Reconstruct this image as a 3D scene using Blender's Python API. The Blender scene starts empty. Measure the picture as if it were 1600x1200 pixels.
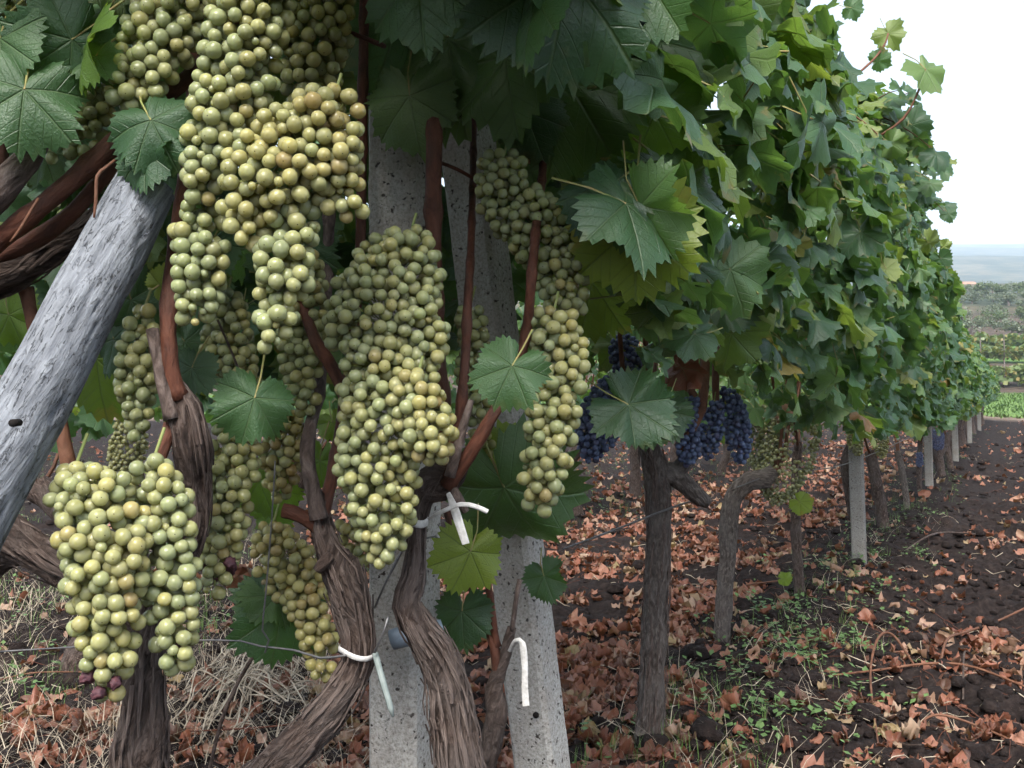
import bpy, math, random
import numpy as np
from mathutils import Vector, Matrix, noise, Quaternion
from mathutils.bvhtree import BVHTree

random.seed(7)
rng = np.random.default_rng(7)
SC = bpy.context.scene
COL = SC.collection
R = math.radians

# ------------------------------------------------------------------ camera
CH = 0.95            # eye height
F = 1570.0           # focal length in photo pixels (photo 1600 x 1200)
cam_d = bpy.data.cameras.new('camera')
cam = bpy.data.objects.new('camera', cam_d)
COL.objects.link(cam)
cam.location = (0, 0, CH)
cam.rotation_euler = (R(90), 0, 0)
cam_d.sensor_width = 36.0
cam_d.lens = F / 1600 * 36.0
cam_d.clip_start = 0.02
cam_d.clip_end = 6000
SC.camera = cam

# ------------------------------------------------------------------ sky, sun, exposure
SUN_EL, SUN_AZ = R(50), R(188)     # azimuth clockwise from +Y: behind the camera
w = bpy.data.worlds.new('World'); SC.world = w; w.use_nodes = True
wn = w.node_tree; wn.nodes.clear()
sky = wn.nodes.new('ShaderNodeTexSky'); sky.sky_type = 'NISHITA'; sky.sun_disc = False
sky.sun_elevation = SUN_EL; sky.sun_rotation = SUN_AZ
sky.air_density = 1.0; sky.dust_density = 4.0; sky.ozone_density = 1.0
hs = wn.nodes.new('ShaderNodeHueSaturation'); hs.inputs['Saturation'].default_value = 0.55
bg = wn.nodes.new('ShaderNodeBackground'); bg.inputs['Strength'].default_value = 0.12
wo = wn.nodes.new('ShaderNodeOutputWorld')
wn.links.new(sky.outputs[0], hs.inputs['Color']); wn.links.new(hs.outputs[0], bg.inputs['Color'])
wn.links.new(bg.outputs[0], wo.inputs['Surface'])
sun_d = bpy.data.lights.new('sun', 'SUN'); sun_d.energy = 2.2; sun_d.angle = R(24); sun_d.color = (1, .96, .9)
sun = bpy.data.objects.new('sun', sun_d); COL.objects.link(sun)
sdir = Vector((math.sin(SUN_AZ) * math.cos(SUN_EL), math.cos(SUN_AZ) * math.cos(SUN_EL), math.sin(SUN_EL)))
sun.rotation_euler = sdir.to_track_quat('Z', 'Y').to_euler()
SC.view_settings.view_transform = 'Standard'
SC.view_settings.look = 'None'
SC.view_settings.gamma = 1
SC.view_settings.use_curve_mapping = False
SC.view_settings.exposure = 1.7
SC.render.engine = 'CYCLES'
SC.cycles.use_denoising = True
SC.cycles.max_bounces = 6
SC.cycles.diffuse_bounces = 3
SC.cycles.glossy_bounces = 2
SC.cycles.transmission_bounces = 4
SC.cycles.volume_bounces = 2
SC.cycles.use_adaptive_sampling = True
SC.cycles.adaptive_threshold = 0.03
SC.cycles.use_light_tree = False
SC.cycles.caustics_reflective = False
SC.cycles.caustics_refractive = False

# ------------------------------------------------------------------ helpers
def P(u, v, Y):
    return Vector(((u - 800) / F * Y, Y, CH - (v - 600) / F * Y))

def proj(p):
    return 800 + F * p[0] / p[1], 600 - F * (p[2] - CH) / p[1]

ROW_A, ROW_B = -0.92, 0.503           # the row's centre line: X = A + B * Y
ROWN = math.hypot(1, ROW_B)
RD = Vector((ROW_B, 1, 0)).normalized()       # along the row, away from the camera
RN = Vector((1, -ROW_B, 0)).normalized()      # to the row's right
def row_x(Y): return ROW_A + ROW_B * Y
def row_w(x, y): return (x - row_x(y)) / ROWN
POST_ROT = -math.atan(ROW_B)

def smooth(a, b, x):
    t = np.clip((x - a) / (b - a), 0, 1); return t * t * (3 - 2 * t)

def mesh(name, verts, faces, uvs=None, smooth_shade=True, mats=None, midx=None):
    me = bpy.data.meshes.new(name)
    if isinstance(verts, np.ndarray): verts = verts.tolist()
    me.from_pydata(verts, [], faces)
    if uvs is not None:
        l = me.uv_layers.new(name='UVMap')
        vi = np.empty(len(me.loops), dtype=np.int32); me.loops.foreach_get('vertex_index', vi)
        l.data.foreach_set('uv', np.asarray(uvs, dtype=np.float32)[vi].ravel())
    if smooth_shade:
        me.polygons.foreach_set('use_smooth', [True] * len(me.polygons))
    for m in (mats or []): me.materials.append(m)
    if midx is not None: me.polygons.foreach_set('material_index', midx)
    me.update()
    return me

def link(name, me, parent=None, mw=None, mat=None):
    o = bpy.data.objects.new(name, me)
    COL.objects.link(o)
    if mat is not None and me is not None and not me.materials: me.materials.append(mat)
    if parent is not None: o.parent = parent
    if mw is not None: o.matrix_world = mw
    return o

def tag(o, label, cat, group=None):
    o['label'] = label; o['category'] = cat
    if group: o['group'] = group
    return o

def kind(o, k):
    o['kind'] = k; return o

def empty(name, loc=(0, 0, 0)):
    o = bpy.data.objects.new(name, None); COL.objects.link(o); o.location = loc
    o.empty_display_size = .05
    return o

def child(o, parent, base):
    """parent o (built in world coordinates) to an Empty that stands at base"""
    o.parent = parent; o.location = Vector(o.location) - Vector(base)
    return o

# ------------------------------------------------------------------ materials
class NT:
    def __init__(s, name):
        s.m = bpy.data.materials.new(name); s.m.use_nodes = True
        s.t = s.m.node_tree; s.t.nodes.clear()
    def n(s, typ, props=None, **ins):
        nd = s.t.nodes.new(typ)
        for k, v in (props or {}).items(): setattr(nd, k, v)
        for k, v in ins.items():
            k2 = int(k[1:]) if k[0] == '_' else k.replace('_', ' ')
            sk = nd.inputs[k2]
            if isinstance(v, bpy.types.NodeSocket): s.t.links.new(v, sk)
            elif isinstance(v, bpy.types.Node): s.t.links.new(v.outputs[0], sk)
            else:
                if isinstance(v, tuple) and len(v) == 3 and sk.type == 'RGBA': v = v + (1,)
                sk.default_value = v
        return nd
    def math(s, op, a, b=0.0, c=0.0, clamp=False):
        nd = s.n('ShaderNodeMath', {'operation': op, 'use_clamp': clamp}, _0=a, _1=b, _2=c); return nd.outputs[0]
    def ramp(s, fac, stops, interp='LINEAR'):
        nd = s.n('ShaderNodeValToRGB', Fac=fac); cr = nd.color_ramp; cr.interpolation = interp
        while len(cr.elements) < len(stops): cr.elements.new(0.5)
        for e, (p, c) in zip(cr.elements, stops):
            e.position = p; e.color = (c if isinstance(c, tuple) else (c, c, c)) + (1,)
        return nd.outputs[0]
    def mix(s, fac, a, b, mode='MIX'):
        nd = s.n('ShaderNodeMix', {'data_type': 'RGBA', 'blend_type': mode})
        for i, v in ((0, fac), (6, a), (7, b)):
            if isinstance(v, bpy.types.NodeSocket): s.t.links.new(v, nd.inputs[i])
            elif i == 0: nd.inputs[0].default_value = v
            else: nd.inputs[i].default_value = v + (1,) if len(v) == 3 else v
        return nd.outputs[2]
    def noise(s, vec, scale, detail=4, rough=.55, dist=0):
        nd = s.n('ShaderNodeTexNoise', None, Scale=scale, Detail=detail, Roughness=rough, Distortion=dist)
        if vec is not None: s.t.links.new(vec, nd.inputs['Vector'])
        return nd.outputs['Fac']
    def mapping(s, vec, scale):
        return s.n('ShaderNodeMapping', None, Vector=vec, Scale=scale).outputs[0]
    def bump(s, h, strength=.5, dist=.005):
        return s.n('ShaderNodeBump', None, Height=h, Strength=strength, Distance=dist).outputs[0]
    def out(s, sh):
        o = s.n('ShaderNodeOutputMaterial'); s.t.links.new(sh, o.inputs['Surface']); return s.m
    def bsdf(s, **ins):
        return s.n('ShaderNodeBsdfPrincipled', None, **ins).outputs[0]

def leaf_material(name, joined, stops, trans=.33, tcol=(.20, .34, .03), brown=.5):
    k = NT(name)
    uv = k.n('ShaderNodeUVMap').outputs[0]
    sp = k.n('ShaderNodeSeparateXYZ', None, Vector=uv)
    x = k.math('ABSOLUTE', sp.outputs[0]); y = sp.outputs[1]
    bestp = besta = None
    for a in (0, 48, 104):
        ca, sa = math.cos(R(a)), math.sin(R(a))
        al = k.math('ADD', k.math('MULTIPLY', x, sa), k.math('MULTIPLY', y, ca))
        pe = k.math('ABSOLUTE', k.math('SUBTRACT', k.math('MULTIPLY', x, ca), k.math('MULTIPLY', y, sa)))
        pe = k.math('ADD', pe, k.math('MULTIPLY', k.math('LESS_THAN', al, 0), 2))
        if bestp is None: bestp, besta = pe, al
        else:
            c = k.math('LESS_THAN', pe, bestp)
            besta = k.math('ADD', k.math('MULTIPLY', c, al), k.math('MULTIPLY', k.math('SUBTRACT', 1, c), besta))
            bestp = k.math('MINIMUM', pe, bestp)
    v1 = k.ramp(bestp, [(0.006, 1.0), (0.022, 0.0)])
    sec = k.math('FRACT', k.math('MULTIPLY', k.math('SUBTRACT', besta, k.math('MULTIPLY', bestp, .95)), 6.0))
    sec = k.math('ABSOLUTE', k.math('SUBTRACT', sec, .5))
    v2 = k.ramp(sec, [(0.02, 1.0), (0.07, 0.0)])
    vein = k.math('MAXIMUM', v1, k.math('MULTIPLY', v2, .45))
    if joined: rnd = k.n('ShaderNodeNewGeometry').outputs['Random Per Island']
    else: rnd = k.n('ShaderNodeObjectInfo').outputs['Random']
    geo = k.n('ShaderNodeNewGeometry')
    col = k.ramp(rnd, stops)
    pn = k.noise(geo.outputs['Position'], 45, 4, .6)
    col = k.mix(k.math('MULTIPLY', pn, .5), col, k.mix(.55, col, (.02, .035, .012)))
    # browning margin
    rad = k.math('SQRT', k.math('ADD', k.math('MULTIPLY', x, x), k.math('MULTIPLY', y, y)))
    bn = k.noise(geo.outputs['Position'], 22, 3, .6)
    bm = k.ramp(k.math('ADD', k.math('MULTIPLY', bn, 1.0), k.math('MULTIPLY', rad, .28)), [(.82, 0.0), (.9, 1.0)])
    col = k.mix(k.math('MULTIPLY', bm, brown), col, (.24, .16, .05))
    fine = k.noise(uv, 26, 3, .6)
    lit = k.mix(k.math('MULTIPLY', vein, .22), col, (.20, .26, .12))
    h = k.math('ADD', k.math('MULTIPLY', vein, -.7), k.math('MULTIPLY', fine, .5))
    nrm = k.bump(h, .6, .004)
    dif = k.bsdf(Base_Color=lit, Roughness=k.ramp(pn, [(.3, .34), (.7, .55)]), Specular_IOR_Level=.55, Normal=nrm)
    tc = k.mix(.5, k.mix(1.0, col, (3.2, 3.0, 1.6), 'MULTIPLY'), tcol)
    tc = k.mix(k.math('MULTIPLY', vein, .45), tc, (.10, .14, .03))
    tr = k.n('ShaderNodeBsdfTranslucent', None, Color=tc, Normal=nrm).outputs[0]
    mx = k.n('ShaderNodeMixShader', None, Fac=trans)
    k.t.links.new(dif, mx.inputs[1]); k.t.links.new(tr, mx.inputs[2])
    return k.out(mx.outputs[0])

GREEN = [(0, (.028, .074, .036)), (.35, (.046, .112, .050)), (.68, (.070, .146, .054)), (.88, (.125, .200, .052)),
         (.985, (.18, .22, .055)), (.995, (.30, .23, .05)), (1, (.20, .10, .04))]
M_leaf = leaf_material('vine_leaf', False, GREEN)
HGREEN = [(0, (.022, .060, .028)), (.4, (.034, .088, .036)), (.8, (.050, .112, .040)), (1, (.075, .140, .042))]
M_leafh = leaf_material('vine_leaf_near', False, HGREEN, brown=.12)
M_leafj = leaf_material('vine_leaf_mass', True, GREEN)
BRIGHT = [(0, (.09, .18, .035)), (.6, (.14, .22, .04)), (1, (.19, .24, .045))]
M_leafb = leaf_material('backlit_leaf', False, BRIGHT, .5, (.30, .42, .03))  # backlight put into the colour: a paler copy of the vine leaf
DRYC = [(0, (.07, .026, .016)), (.25, (.17, .052, .030)), (.5, (.26, .088, .052)), (.75, (.33, .15, .10)), (.92, (.37, .25, .18)), (1, (.28, .20, .09))]
M_dry = leaf_material('dry_leaf', False, DRYC, .15, (.30, .13, .06), .2)
M_dryj = leaf_material('dry_leaf_mass', True, DRYC, .15, (.30, .13, .06), .2)

def grape_material(name, blue=False):
    k = NT(name)
    oi = k.n('ShaderNodeObjectInfo')
    tc = k.n('ShaderNodeTexCoord').outputs['Object']
    geo = k.n('ShaderNodeNewGeometry').outputs['Position']
    n1 = k.noise(geo, 70, 3, .6); n2 = k.noise(geo, 420, 3, .6)
    if blue:
        base = k.ramp(oi.outputs['Random'], [(0, (.014, .016, .05)), (.6, (.026, .036, .10)), (1, (.045, .022, .06))])
        bloom = (.19, .25, .38); bl = .60
    else:
        base = oi.outputs['Color']
        bloom = (.50, .53, .44); bl = .20
    f = k.math('MULTIPLY', k.ramp(n1, [(.35, 0.25), (.7, 1.0)]), bl)
    col = k.mix(f, base, bloom)
    if not blue:
        col = k.mix(k.ramp(n2, [(.70, 0.0), (.80, .2)]), col, (.26, .17, .07))
        sp = k.n('ShaderNodeSeparateXYZ', None, Vector=tc)
        dot = k.ramp(sp.outputs[2], [(0.0, 1.0), (.0085, 1.0), (.0115, 0.0)]) if False else None
        d = k.n('ShaderNodeVectorMath', {'operation': 'DISTANCE'}, _0=tc, _1=(0, 0, -1)).outputs['Value']
        col = k.mix(k.math('MULTIPLY', k.ramp(d, [(.05, .9), (.10, 0.0)]), k.math('GREATER_THAN', oi.outputs['Random'], .35)), col, (.05, .028, .012))
    nrm = k.bump(n2, .06, .001)
    if blue:
        sh = k.bsdf(Base_Color=col, Roughness=.5, Specular_IOR_Level=.3, Normal=nrm)
    else:
        sh = k.bsdf(Base_Color=col, Roughness=k.ramp(n1, [(.3, .13), (.7, .27)]), Specular_IOR_Level=.5, Transmission_Weight=.42, IOR=1.36, Normal=nrm,
                    Subsurface_Weight=1.0, Subsurface_Radius=(1.0, .95, .6), Subsurface_Scale=.012)
    return k.out(sh)
M_grape = grape_material('white_grape_skin'); M_blue = grape_material('blue_grape_skin', True)

def bark_material(name, cols, along=3.0, across=26.0, strength=.9, dist=.006, rough=.85):
    k = NT(name)
    uv = k.n('ShaderNodeUVMap').outputs[0]
    geo = k.n('ShaderNodeNewGeometry').outputs['Position']
    mp = k.mapping(uv, (across, along, 1))
    a = k.noise(mp, 1.0, 7, .65, .6); b = k.noise(k.mapping(uv, (across * 3, along * 2.2, 1)), 1.0, 5, .6, .3)
    big = k.noise(geo, 14, 3, .6)
    h = k.math('ADD', a, k.math('MULTIPLY', b, .5))
    col = k.ramp(a, [(.28, cols[0]), (.5, cols[1]), (.72, cols[2])])
    col = k.mix(k.ramp(big, [(.42, 0.0), (.65, .55)]), col, cols[3])
    return k.out(k.bsdf(Base_Color=col, Roughness=rough, Specular_IOR_Level=.2, Normal=k.bump(h, strength, dist)))
M_bark = bark_material('shaggy_vine_bark', [(.011, .008, .007), (.074, .050, .041), (.22, .170, .145), (.13, .108, .098)], 5.0, 60, 1.0, .014)
M_strip = bark_material('peeling_bark', [(.020, .014, .012), (.088, .062, .052), (.27, .215, .185), (.15, .122, .11)], 6.0, 30, .8, .004)
M_barkg = bark_material('grey_vine_bark', [(.022, .017, .015), (.12, .098, .085), (.29, .25, .225), (.18, .155, .14)], 5.0, 60, 1.0, .016)
M_cane = bark_material('red_brown_cane', [(.035, .014, .009), (.095, .034, .020), (.15, .060, .036), (.06, .032, .024)], 3.5, 50, .8, .004, .6)
M_caneo = bark_material('orange_cane', [(.05, .024, .014), (.14, .062, .036), (.21, .11, .07), (.09, .046, .03)], 3.0, 26, .6, .003, .65)
M_old = bark_material('weathered_dead_cane', [(.02, .015, .013), (.11, .08, .068), (.25, .20, .175), (.12, .09, .08)], 4.0, 50, 1.0, .005, .85)
def log_material():
    k = NT('silvery_weathered_wood')
    uv = k.n('ShaderNodeUVMap').outputs[0]; geo = k.n('ShaderNodeNewGeometry').outputs['Position']
    fib = k.noise(k.mapping(uv, (95, 2.4, 1)), 1.0, 6, .6, .4); crk = k.noise(k.mapping(uv, (60, 2.0, 1)), 1.0, 5, .65, .4)
    pat = k.noise(geo, 26, 5, .65); spk = k.noise(geo, 190, 3, .7)
    line = k.ramp(k.math('ABSOLUTE', k.math('SUBTRACT', crk, .5)), [(.002, .85), (.012, 0.0)])
    line = k.math('MULTIPLY', line, k.ramp(pat, [(.40, 0.0), (.56, 1.0)]))
    col = k.ramp(fib, [(.25, (.085, .092, .106)), (.5, (.19, .203, .225)), (.75, (.30, .32, .345))])
    col = k.mix(k.ramp(pat, [(.48, 0.0), (.66, .6)]), col, (.115, .122, .135))
    col = k.mix(k.ramp(spk, [(.60, 0.0), (.70, .6)]), col, (.06, .062, .065))
    col = k.mix(line, col, (.022, .022, .024))
    h = k.math('SUBTRACT', k.math('ADD', fib, k.math('MULTIPLY', spk, .35)), k.math('MULTIPLY', line, 1.6))
    return k.out(k.bsdf(Base_Color=col, Roughness=.9, Specular_IOR_Level=.12, Normal=k.bump(h, .8, .004)))
M_log = log_material()

def simple(name, col, rough=.6, spec=.3, nscale=None, ncol=None, bump=None, metal=0.0):
    k = NT(name)
    kw = dict(Roughness=rough, Specular_IOR_Level=spec, Metallic=metal)
    if nscale:
        geo = k.n('ShaderNodeNewGeometry').outputs['Position']
        n = k.noise(geo, nscale, 5, .6)
        kw['Base_Color'] = k.ramp(n, [(.32, col), (.68, ncol)])
        if bump: kw['Normal'] = k.bump(n, bump[0], bump[1])
    else: kw['Base_Color'] = col
    return k.out(k.bsdf(**kw))

def concrete_material(name, s):
    k = NT(name)
    geo = k.n('ShaderNodeNewGeometry').outputs['Position']
    a = k.noise(geo, 9, 4, .6); b = k.noise(geo, 230, 4, .7)
    vo = k.n('ShaderNodeTexVoronoi', None, Vector=geo, Scale=190.0).outputs['Distance']
    pit = k.ramp(k.noise(geo, 120, 2, .5), [(.30, 1.0), (.37, 0.0)])
    col = k.ramp(b, [(.3, (.18 * s, .165 * s, .145 * s)), (.5, (.38 * s, .365 * s, .335 * s)), (.72, (.50 * s, .48 * s, .45 * s))])
    col = k.mix(k.ramp(a, [(.42, 0.0), (.68, .5)]), col, (.26 * s, .205 * s, .16 * s))
    col = k.mix(pit, col, (.06, .05, .045))
    h = k.math('SUBTRACT', k.math('ADD', b, k.math('MULTIPLY', vo, .5)), k.math('MULTIPLY', pit, .8))
    return k.out(k.bsdf(Base_Color=col, Roughness=.92, Specular_IOR_Level=.15, Normal=k.bump(h, .6, .0025)))
M_conc = concrete_material('rough_concrete', 1.0); M_concd = concrete_material('weathered_concrete', .62)
M_tie = simple('white_plastic_tie', (.40, .385, .36), .5, .4, 140, (.62, .61, .59), (.6, .002))
M_pipe = simple('blue_grey_plastic_pipe', (.17, .21, .26), .5, .4, 60, (.24, .29, .34))
M_wire = simple('galvanised_wire', (.13, .13, .14), .45, .5, 200, (.22, .21, .20), None, .6)
M_nail = simple('grey_green_rod', (.14, .17, .16), .6, .4, 90, (.20, .23, .22))
M_stalk = simple('green_grape_stalk', (.14, .20, .05), .6, .3, 80, (.22, .22, .08))
M_petiole = simple('leaf_stalk', (.17, .21, .06), .55, .3, 60, (.24, .17, .07))
M_shrivel = simple('shrivelled_grape_skin', (.045, .02, .03), .6, .3, 160, (.12, .045, .05), (.8, .003))
M_grass = simple('grass_blade', (.06, .12, .028), .6, .3, 8, (.12, .19, .05))
M_dgrass = simple('dry_grass', (.24, .19, .135), .7, .2, 30, (.48, .42, .33))
M_weed = simple('weed_leaf', (.05, .10, .03), .6, .3, 30, (.11, .18, .06))
M_metal = simple('dark_steel', (.05, .05, .055), .5, .5, 90, (.09, .07, .06), None, .5)

# ------------------------------------------------------------------ the ground
PROF_Y = [-3000, 28, 40, 50, 58, 66, 75, 130, 500, 900, 1600, 2400, 3000]
PROF_Z = [0, 0, .1, .6, 2.0, 2.9, 3.9, 12.9, 48, 104, 214, 335, 338]
def ground_z(x, y):
    z = float(np.interp(y, PROF_Y, PROF_Z))
    if y > 28: z += smooth(300, 900, y) * noise.noise(Vector((x * .0035, y * .0035, 8.1))) * 16 + smooth(40, 130, y) * (noise.noise(Vector((x * .012, y * .012, 3.1))) * 2.0 + noise.noise(Vector((x * .05, y * .05, 1.7))) * .6)
    if abs(x) < 25 and -4 < y < 40:
        w_ = row_w(x, y)
        z += .035 * math.exp(-(w_ / .35) ** 2) - .02 * math.exp(-((w_ - .75) / .25) ** 2)
        v3 = Vector((x, y, 0))
        k_ = 1 + .9 * math.exp(-((w_ - .75) / .45) ** 2)
        z += .045 * noise.noise(v3 * 1.7) + .036 * k_ * noise.noise(v3 * 4.3)
        cl = noise.noise(v3 * 9.0 + Vector((3, 7, 0)))
        z += .034 * k_ * abs(cl) + .015 * k_ * noise.noise(v3 * 21.0) + .006 * noise.noise(v3 * 47.0)
    return z

def soil_material():
    k = NT('vineyard_soil')
    geo = k.n('ShaderNodeNewGeometry').outputs['Position']
    sp = k.n('ShaderNodeSeparateXYZ', None, Vector=geo); y = sp.outputs[1]
    a = k.noise(geo, 5, 5, .6); b = k.noise(geo, 38, 6, .65); c = k.noise(geo, 130, 4, .7)
    col = k.ramp(b, [(.3, (.009, .0065, .0065)), (.52, (.021, .0155, .0145)), (.72, (.045, .034, .030))])
    col = k.mix(k.ramp(a, [(.55, 0.0), (.75, .4)]), col, (.055, .037, .029))
    col = k.mix(k.ramp(c, [(.66, 0.0), (.75, .5)]), col, (.17, .12, .085))
    # far fields: grass strip, tilled strips, scrub hillside
    big = k.noise(geo, .35, 4, .6); mid = k.noise(geo, 1.4, 5, .65); hn = k.noise(geo, .055, 8, .68)
    yy = k.math('ADD', y, k.math('MULTIPLY', k.math('SUBTRACT', big, .5), 5.0))
    tan = k.ramp(mid, [(.35, (.13, .095, .075)), (.65, (.22, .17, .13))])
    grs = k.ramp(mid, [(.35, (.055, .12, .025)), (.65, (.11, .18, .045))])
    til = k.ramp(mid, [(.4, (.055, .042, .036)), (.62, (.10, .075, .055))])
    hn2 = k.noise(geo, .012, 8, .72)
    scr = k.ramp(k.mix(.5, k.ramp(hn, [(0, 0.0), (1, 1.0)]), k.ramp(hn2, [(0, 0.0), (1, 1.0)])), [(.40, (.018, .028, .022)), (.5, (.040, .052, .036)), (.6, (.13, .11, .07))])
    def step(e0, e1): return k.n('ShaderNodeMapRange', {'clamp': True}, Value=yy, From_Min=e0, From_Max=e1).outputs[0]
    col = k.mix(step(25, 27), col, tan)
    col = k.mix(step(28.5, 30), col, grs)
    col = k.mix(step(46, 48), col, til)
    col = k.mix(step(58, 61), col, grs)
    col = k.mix(step(72, 76), col, til)
    col = k.mix(step(95, 110), col, scr)
    h = k.math('ADD', k.math('MULTIPLY', b, 1.0), k.math('MULTIPLY', c, .45))
    return k.out(k.bsdf(Base_Color=col, Roughness=.95, Specular_IOR_Level=.12, Normal=k.bump(h, .9, .02)))
M_soil = soil_material()

def build_ground():
    n = 600; ext = 2600.0
    s = np.linspace(-1, 1, n)
    wv = 6.5 * s + (ext - 6.5) * np.sign(s) * np.abs(s) ** 9
    xs, ys = wv + 0.7, wv + 4.0
    vs = [(x, y, ground_z(x, y)) for y in ys for x in xs]
    idx = np.arange(n * n).reshape(n, n)
    fs = np.stack([idx[:-1, :-1], idx[:-1, 1:], idx[1:, 1:], idx[1:, :-1]], -1).reshape(-1, 4)
    o = link('ground', mesh('ground', vs, fs.tolist(), mats=[M_soil]))
    kind(o, 'structure'); return o
build_ground()

# ------------------------------------------------------------------ tubes
def catmull(pts, step):
    """pts: list of (Vector, radius). resample smoothly about every `step` metres"""
    p = [pts[0]] + list(pts) + [pts[-1]]
    out = []
    for i in range(1, len(p) - 2):
        (a, ra), (b, rb), (c, rc), (d, rd) = p[i - 1], p[i], p[i + 1], p[i + 2]
        n = max(1, int((c - b).length / step))
        for j in range(n):
            t = j / n; t2 = t * t; t3 = t2 * t
            q = .5 * ((2 * b) + (c - a) * t + (2 * a - 5 * b + 4 * c - d) * t2 + (3 * b - a - 3 * c + d) * t3)
            r = rb + (rc - rb) * (t2 * (3 - 2 * t))
            out.append((q, r))
    out.append(pts[-1])
    return out

class Buf:
    def __init__(s): s.v = []; s.f = []; s.uv = []
    def add(s, v, f, uv):
        o = len(s.v); s.v += v; s.uv += uv; s.f += [[i + o for i in q] for q in f]
    def mesh(s, name, mat, sm=True): return mesh(name, s.v, s.f, s.uv, sm, [mat])

def tube(pts, sides=10, step=.02, rough=0.0, seed=0, cap=True, flat=1.0, twist=0.0, ridge=None, nodes=0):
    """skin a noisy tube along pts; returns verts, faces, uvs (u round the stem in metres*, v along)"""
    sp = catmull(pts, step)
    V, Fc, UV = [], [], []
    prev = None; L = 0
    off = Vector((seed * 7.31, seed * 3.7, seed * 1.9))
    for i, (q, r) in enumerate(sp):
        a = sp[max(i - 1, 0)][0]; b = sp[min(i + 1, len(sp) - 1)][0]
        t = (b - a); t = t.normalized() if t.length > 1e-9 else Vector((0, 0, 1))
        if prev is None:
            n = t.orthogonal().normalized()
        else:
            n = (prev - t * prev.dot(t)); n = n.normalized() if n.length > 1e-6 else t.orthogonal().normalized()
        prev = n; bi = t.cross(n)
        if i: L += (q - sp[i - 1][0]).length
        sw = 1.0
        if nodes: 
            ph = (L / nodes) % 1.0; sw = 1 + .28 * math.exp(-((min(ph, 1 - ph)) / .10) ** 2)
        for j in range(sides + 1):
            an = 2 * math.pi * j / sides
            jj = 2 * math.pi * (j % sides) / sides
            d = 1.0
            if rough:
                c, s_ = math.cos(jj + twist * L), math.sin(jj + twist * L)
                d += rough * (1.1 * noise.noise(Vector((c * 1.3, s_ * 1.3, L / max(r, .004) * .45)) + off)
                              + .55 * noise.noise(Vector((c * 4.5, s_ * 4.5, L / max(r, .004) * .30)) + off))
                if sides > 30: d += rough * (.42 * (.5 - abs(noise.noise(Vector((c * 7, s_ * 7, L * 13)) + off)) * 2) + .22 * noise.noise(Vector((c * 13, s_ * 13, L * 30)) + off))
            rr = r * d * sw * (.74 if sides > 30 and rough else 1)
            V.append(q + n * (math.cos(an) * rr) + bi * (math.sin(an) * rr * flat))
            UV.append((j / sides * r * 12, L * 10))
    m = sides + 1
    for i in range(len(sp) - 1):
        for j in range(sides):
            k = i * m + j
            Fc.append([k, k + 1, k + m + 1, k + m])
    if cap:
        for base, order in ((0, -1), ((len(sp) - 1) * m, 1)):
            c = len(V); V.append(sp[0][0] if base == 0 else sp[-1][0] + (sp[-1][0] - sp[-2][0]).normalized() * sp[-1][1] * .25); UV.append((.5, L * 10))
            for j in range(sides):
                f = [base + j, base + j + 1, c]
                Fc.append(f if order > 0 else f[::-1])
    return [tuple(v) for v in V], Fc, UV

def px(pts, Y=None):
    """[(u, v, r_px, depth)] -> [(Vector, r)]"""
    out = []
    for q in pts:
        y = q[3] if len(q) > 3 else Y
        out.append((P(q[0], q[1], y), q[2] / F * y))
    return out

def tube_obj(name, pts, mat, parent=None, base=None, **kw):
    v, f, uv = tube(pts, **kw)
    o = link(name, mesh(name, v, f, uv, True, [mat]))
    if parent is not None: child(o, parent, base)
    return o

def strips(pts, count, seed, lmin=.03, lmax=.10, lift=.3):
    """loose peeling strips of bark on a stem: thin curved slivers"""
    r_ = random.Random(seed); sp = catmull(pts, .012); b = Buf()
    for _ in range(count):
        i0 = r_.randrange(0, max(1, len(sp) - 4)); ln = r_.uniform(lmin, lmax); n = max(3, int(ln / .012))
        an = r_.uniform(0, 2 * math.pi); wd = r_.uniform(.0006, .0032); up = r_.random() < .5
        V, UVs, Fs = [], [], []
        for j in range(n + 1):
            i = min(i0 + j, len(sp) - 1)
            q, r = sp[i]; t = (sp[min(i + 1, len(sp) - 1)][0] - sp[max(i - 1, 0)][0]).normalized()
            x = Vector((1, 0, 0)); x = (x - t * x.dot(t)).normalized(); y = t.cross(x)
            e = j / n; e = e if up else 1 - e
            rr = r * (.79 + .06 * math.sin(j * 1.3)) + lift * r * max(0, e - .55) ** 1.5
            d = x * math.cos(an) + y * math.sin(an); s = t.cross(d)
            wj = wd * (1 - .75 * max(0, e - .3))
            V += [tuple(q + d * rr - s * wj), tuple(q + d * (rr + .0016)), tuple(q + d * rr + s * wj)]
            UVs += [(an, j * .1), (an + .05, j * .1), (an + .1, j * .1)]
            an += r_.uniform(-.06, .06)
            if i == len(sp) - 1: n = j; break
        for j in range(len(V) // 3 - 1):
            k = j * 3; Fs += [[k, k + 1, k + 4, k + 3], [k + 1, k + 2, k + 5, k + 4]]
        b.add(V, Fs, UVs)
    return b

# ------------------------------------------------------------------ leaf shapes
def leaf_outline(th, seed, teeth, amp):
    """radius of a vine leaf at angle th from its tip (petiole at the origin)"""
    a = abs(math.degrees(th))
    r_ = random.Random(seed)
    k = [r_.uniform(.92, 1.08) for _ in range(6)]
    ang = [0, 25, 50, 78, 105, 135, 160, 174, 180]
    rad = [1.0 * k[0], .87 * k[1], .95 * k[2], .81 * k[3], .85 * k[4], .77, .66 * k[5], .40, .06]
    i = np.searchsorted(ang, a) - 1; i = max(0, min(i, len(ang) - 2))
    t = (a - ang[i]) / (ang[i + 1] - ang[i])
    t = t * t * (3 - 2 * t)
    r = rad[i] + (rad[i + 1] - rad[i]) * t
    return r

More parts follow.
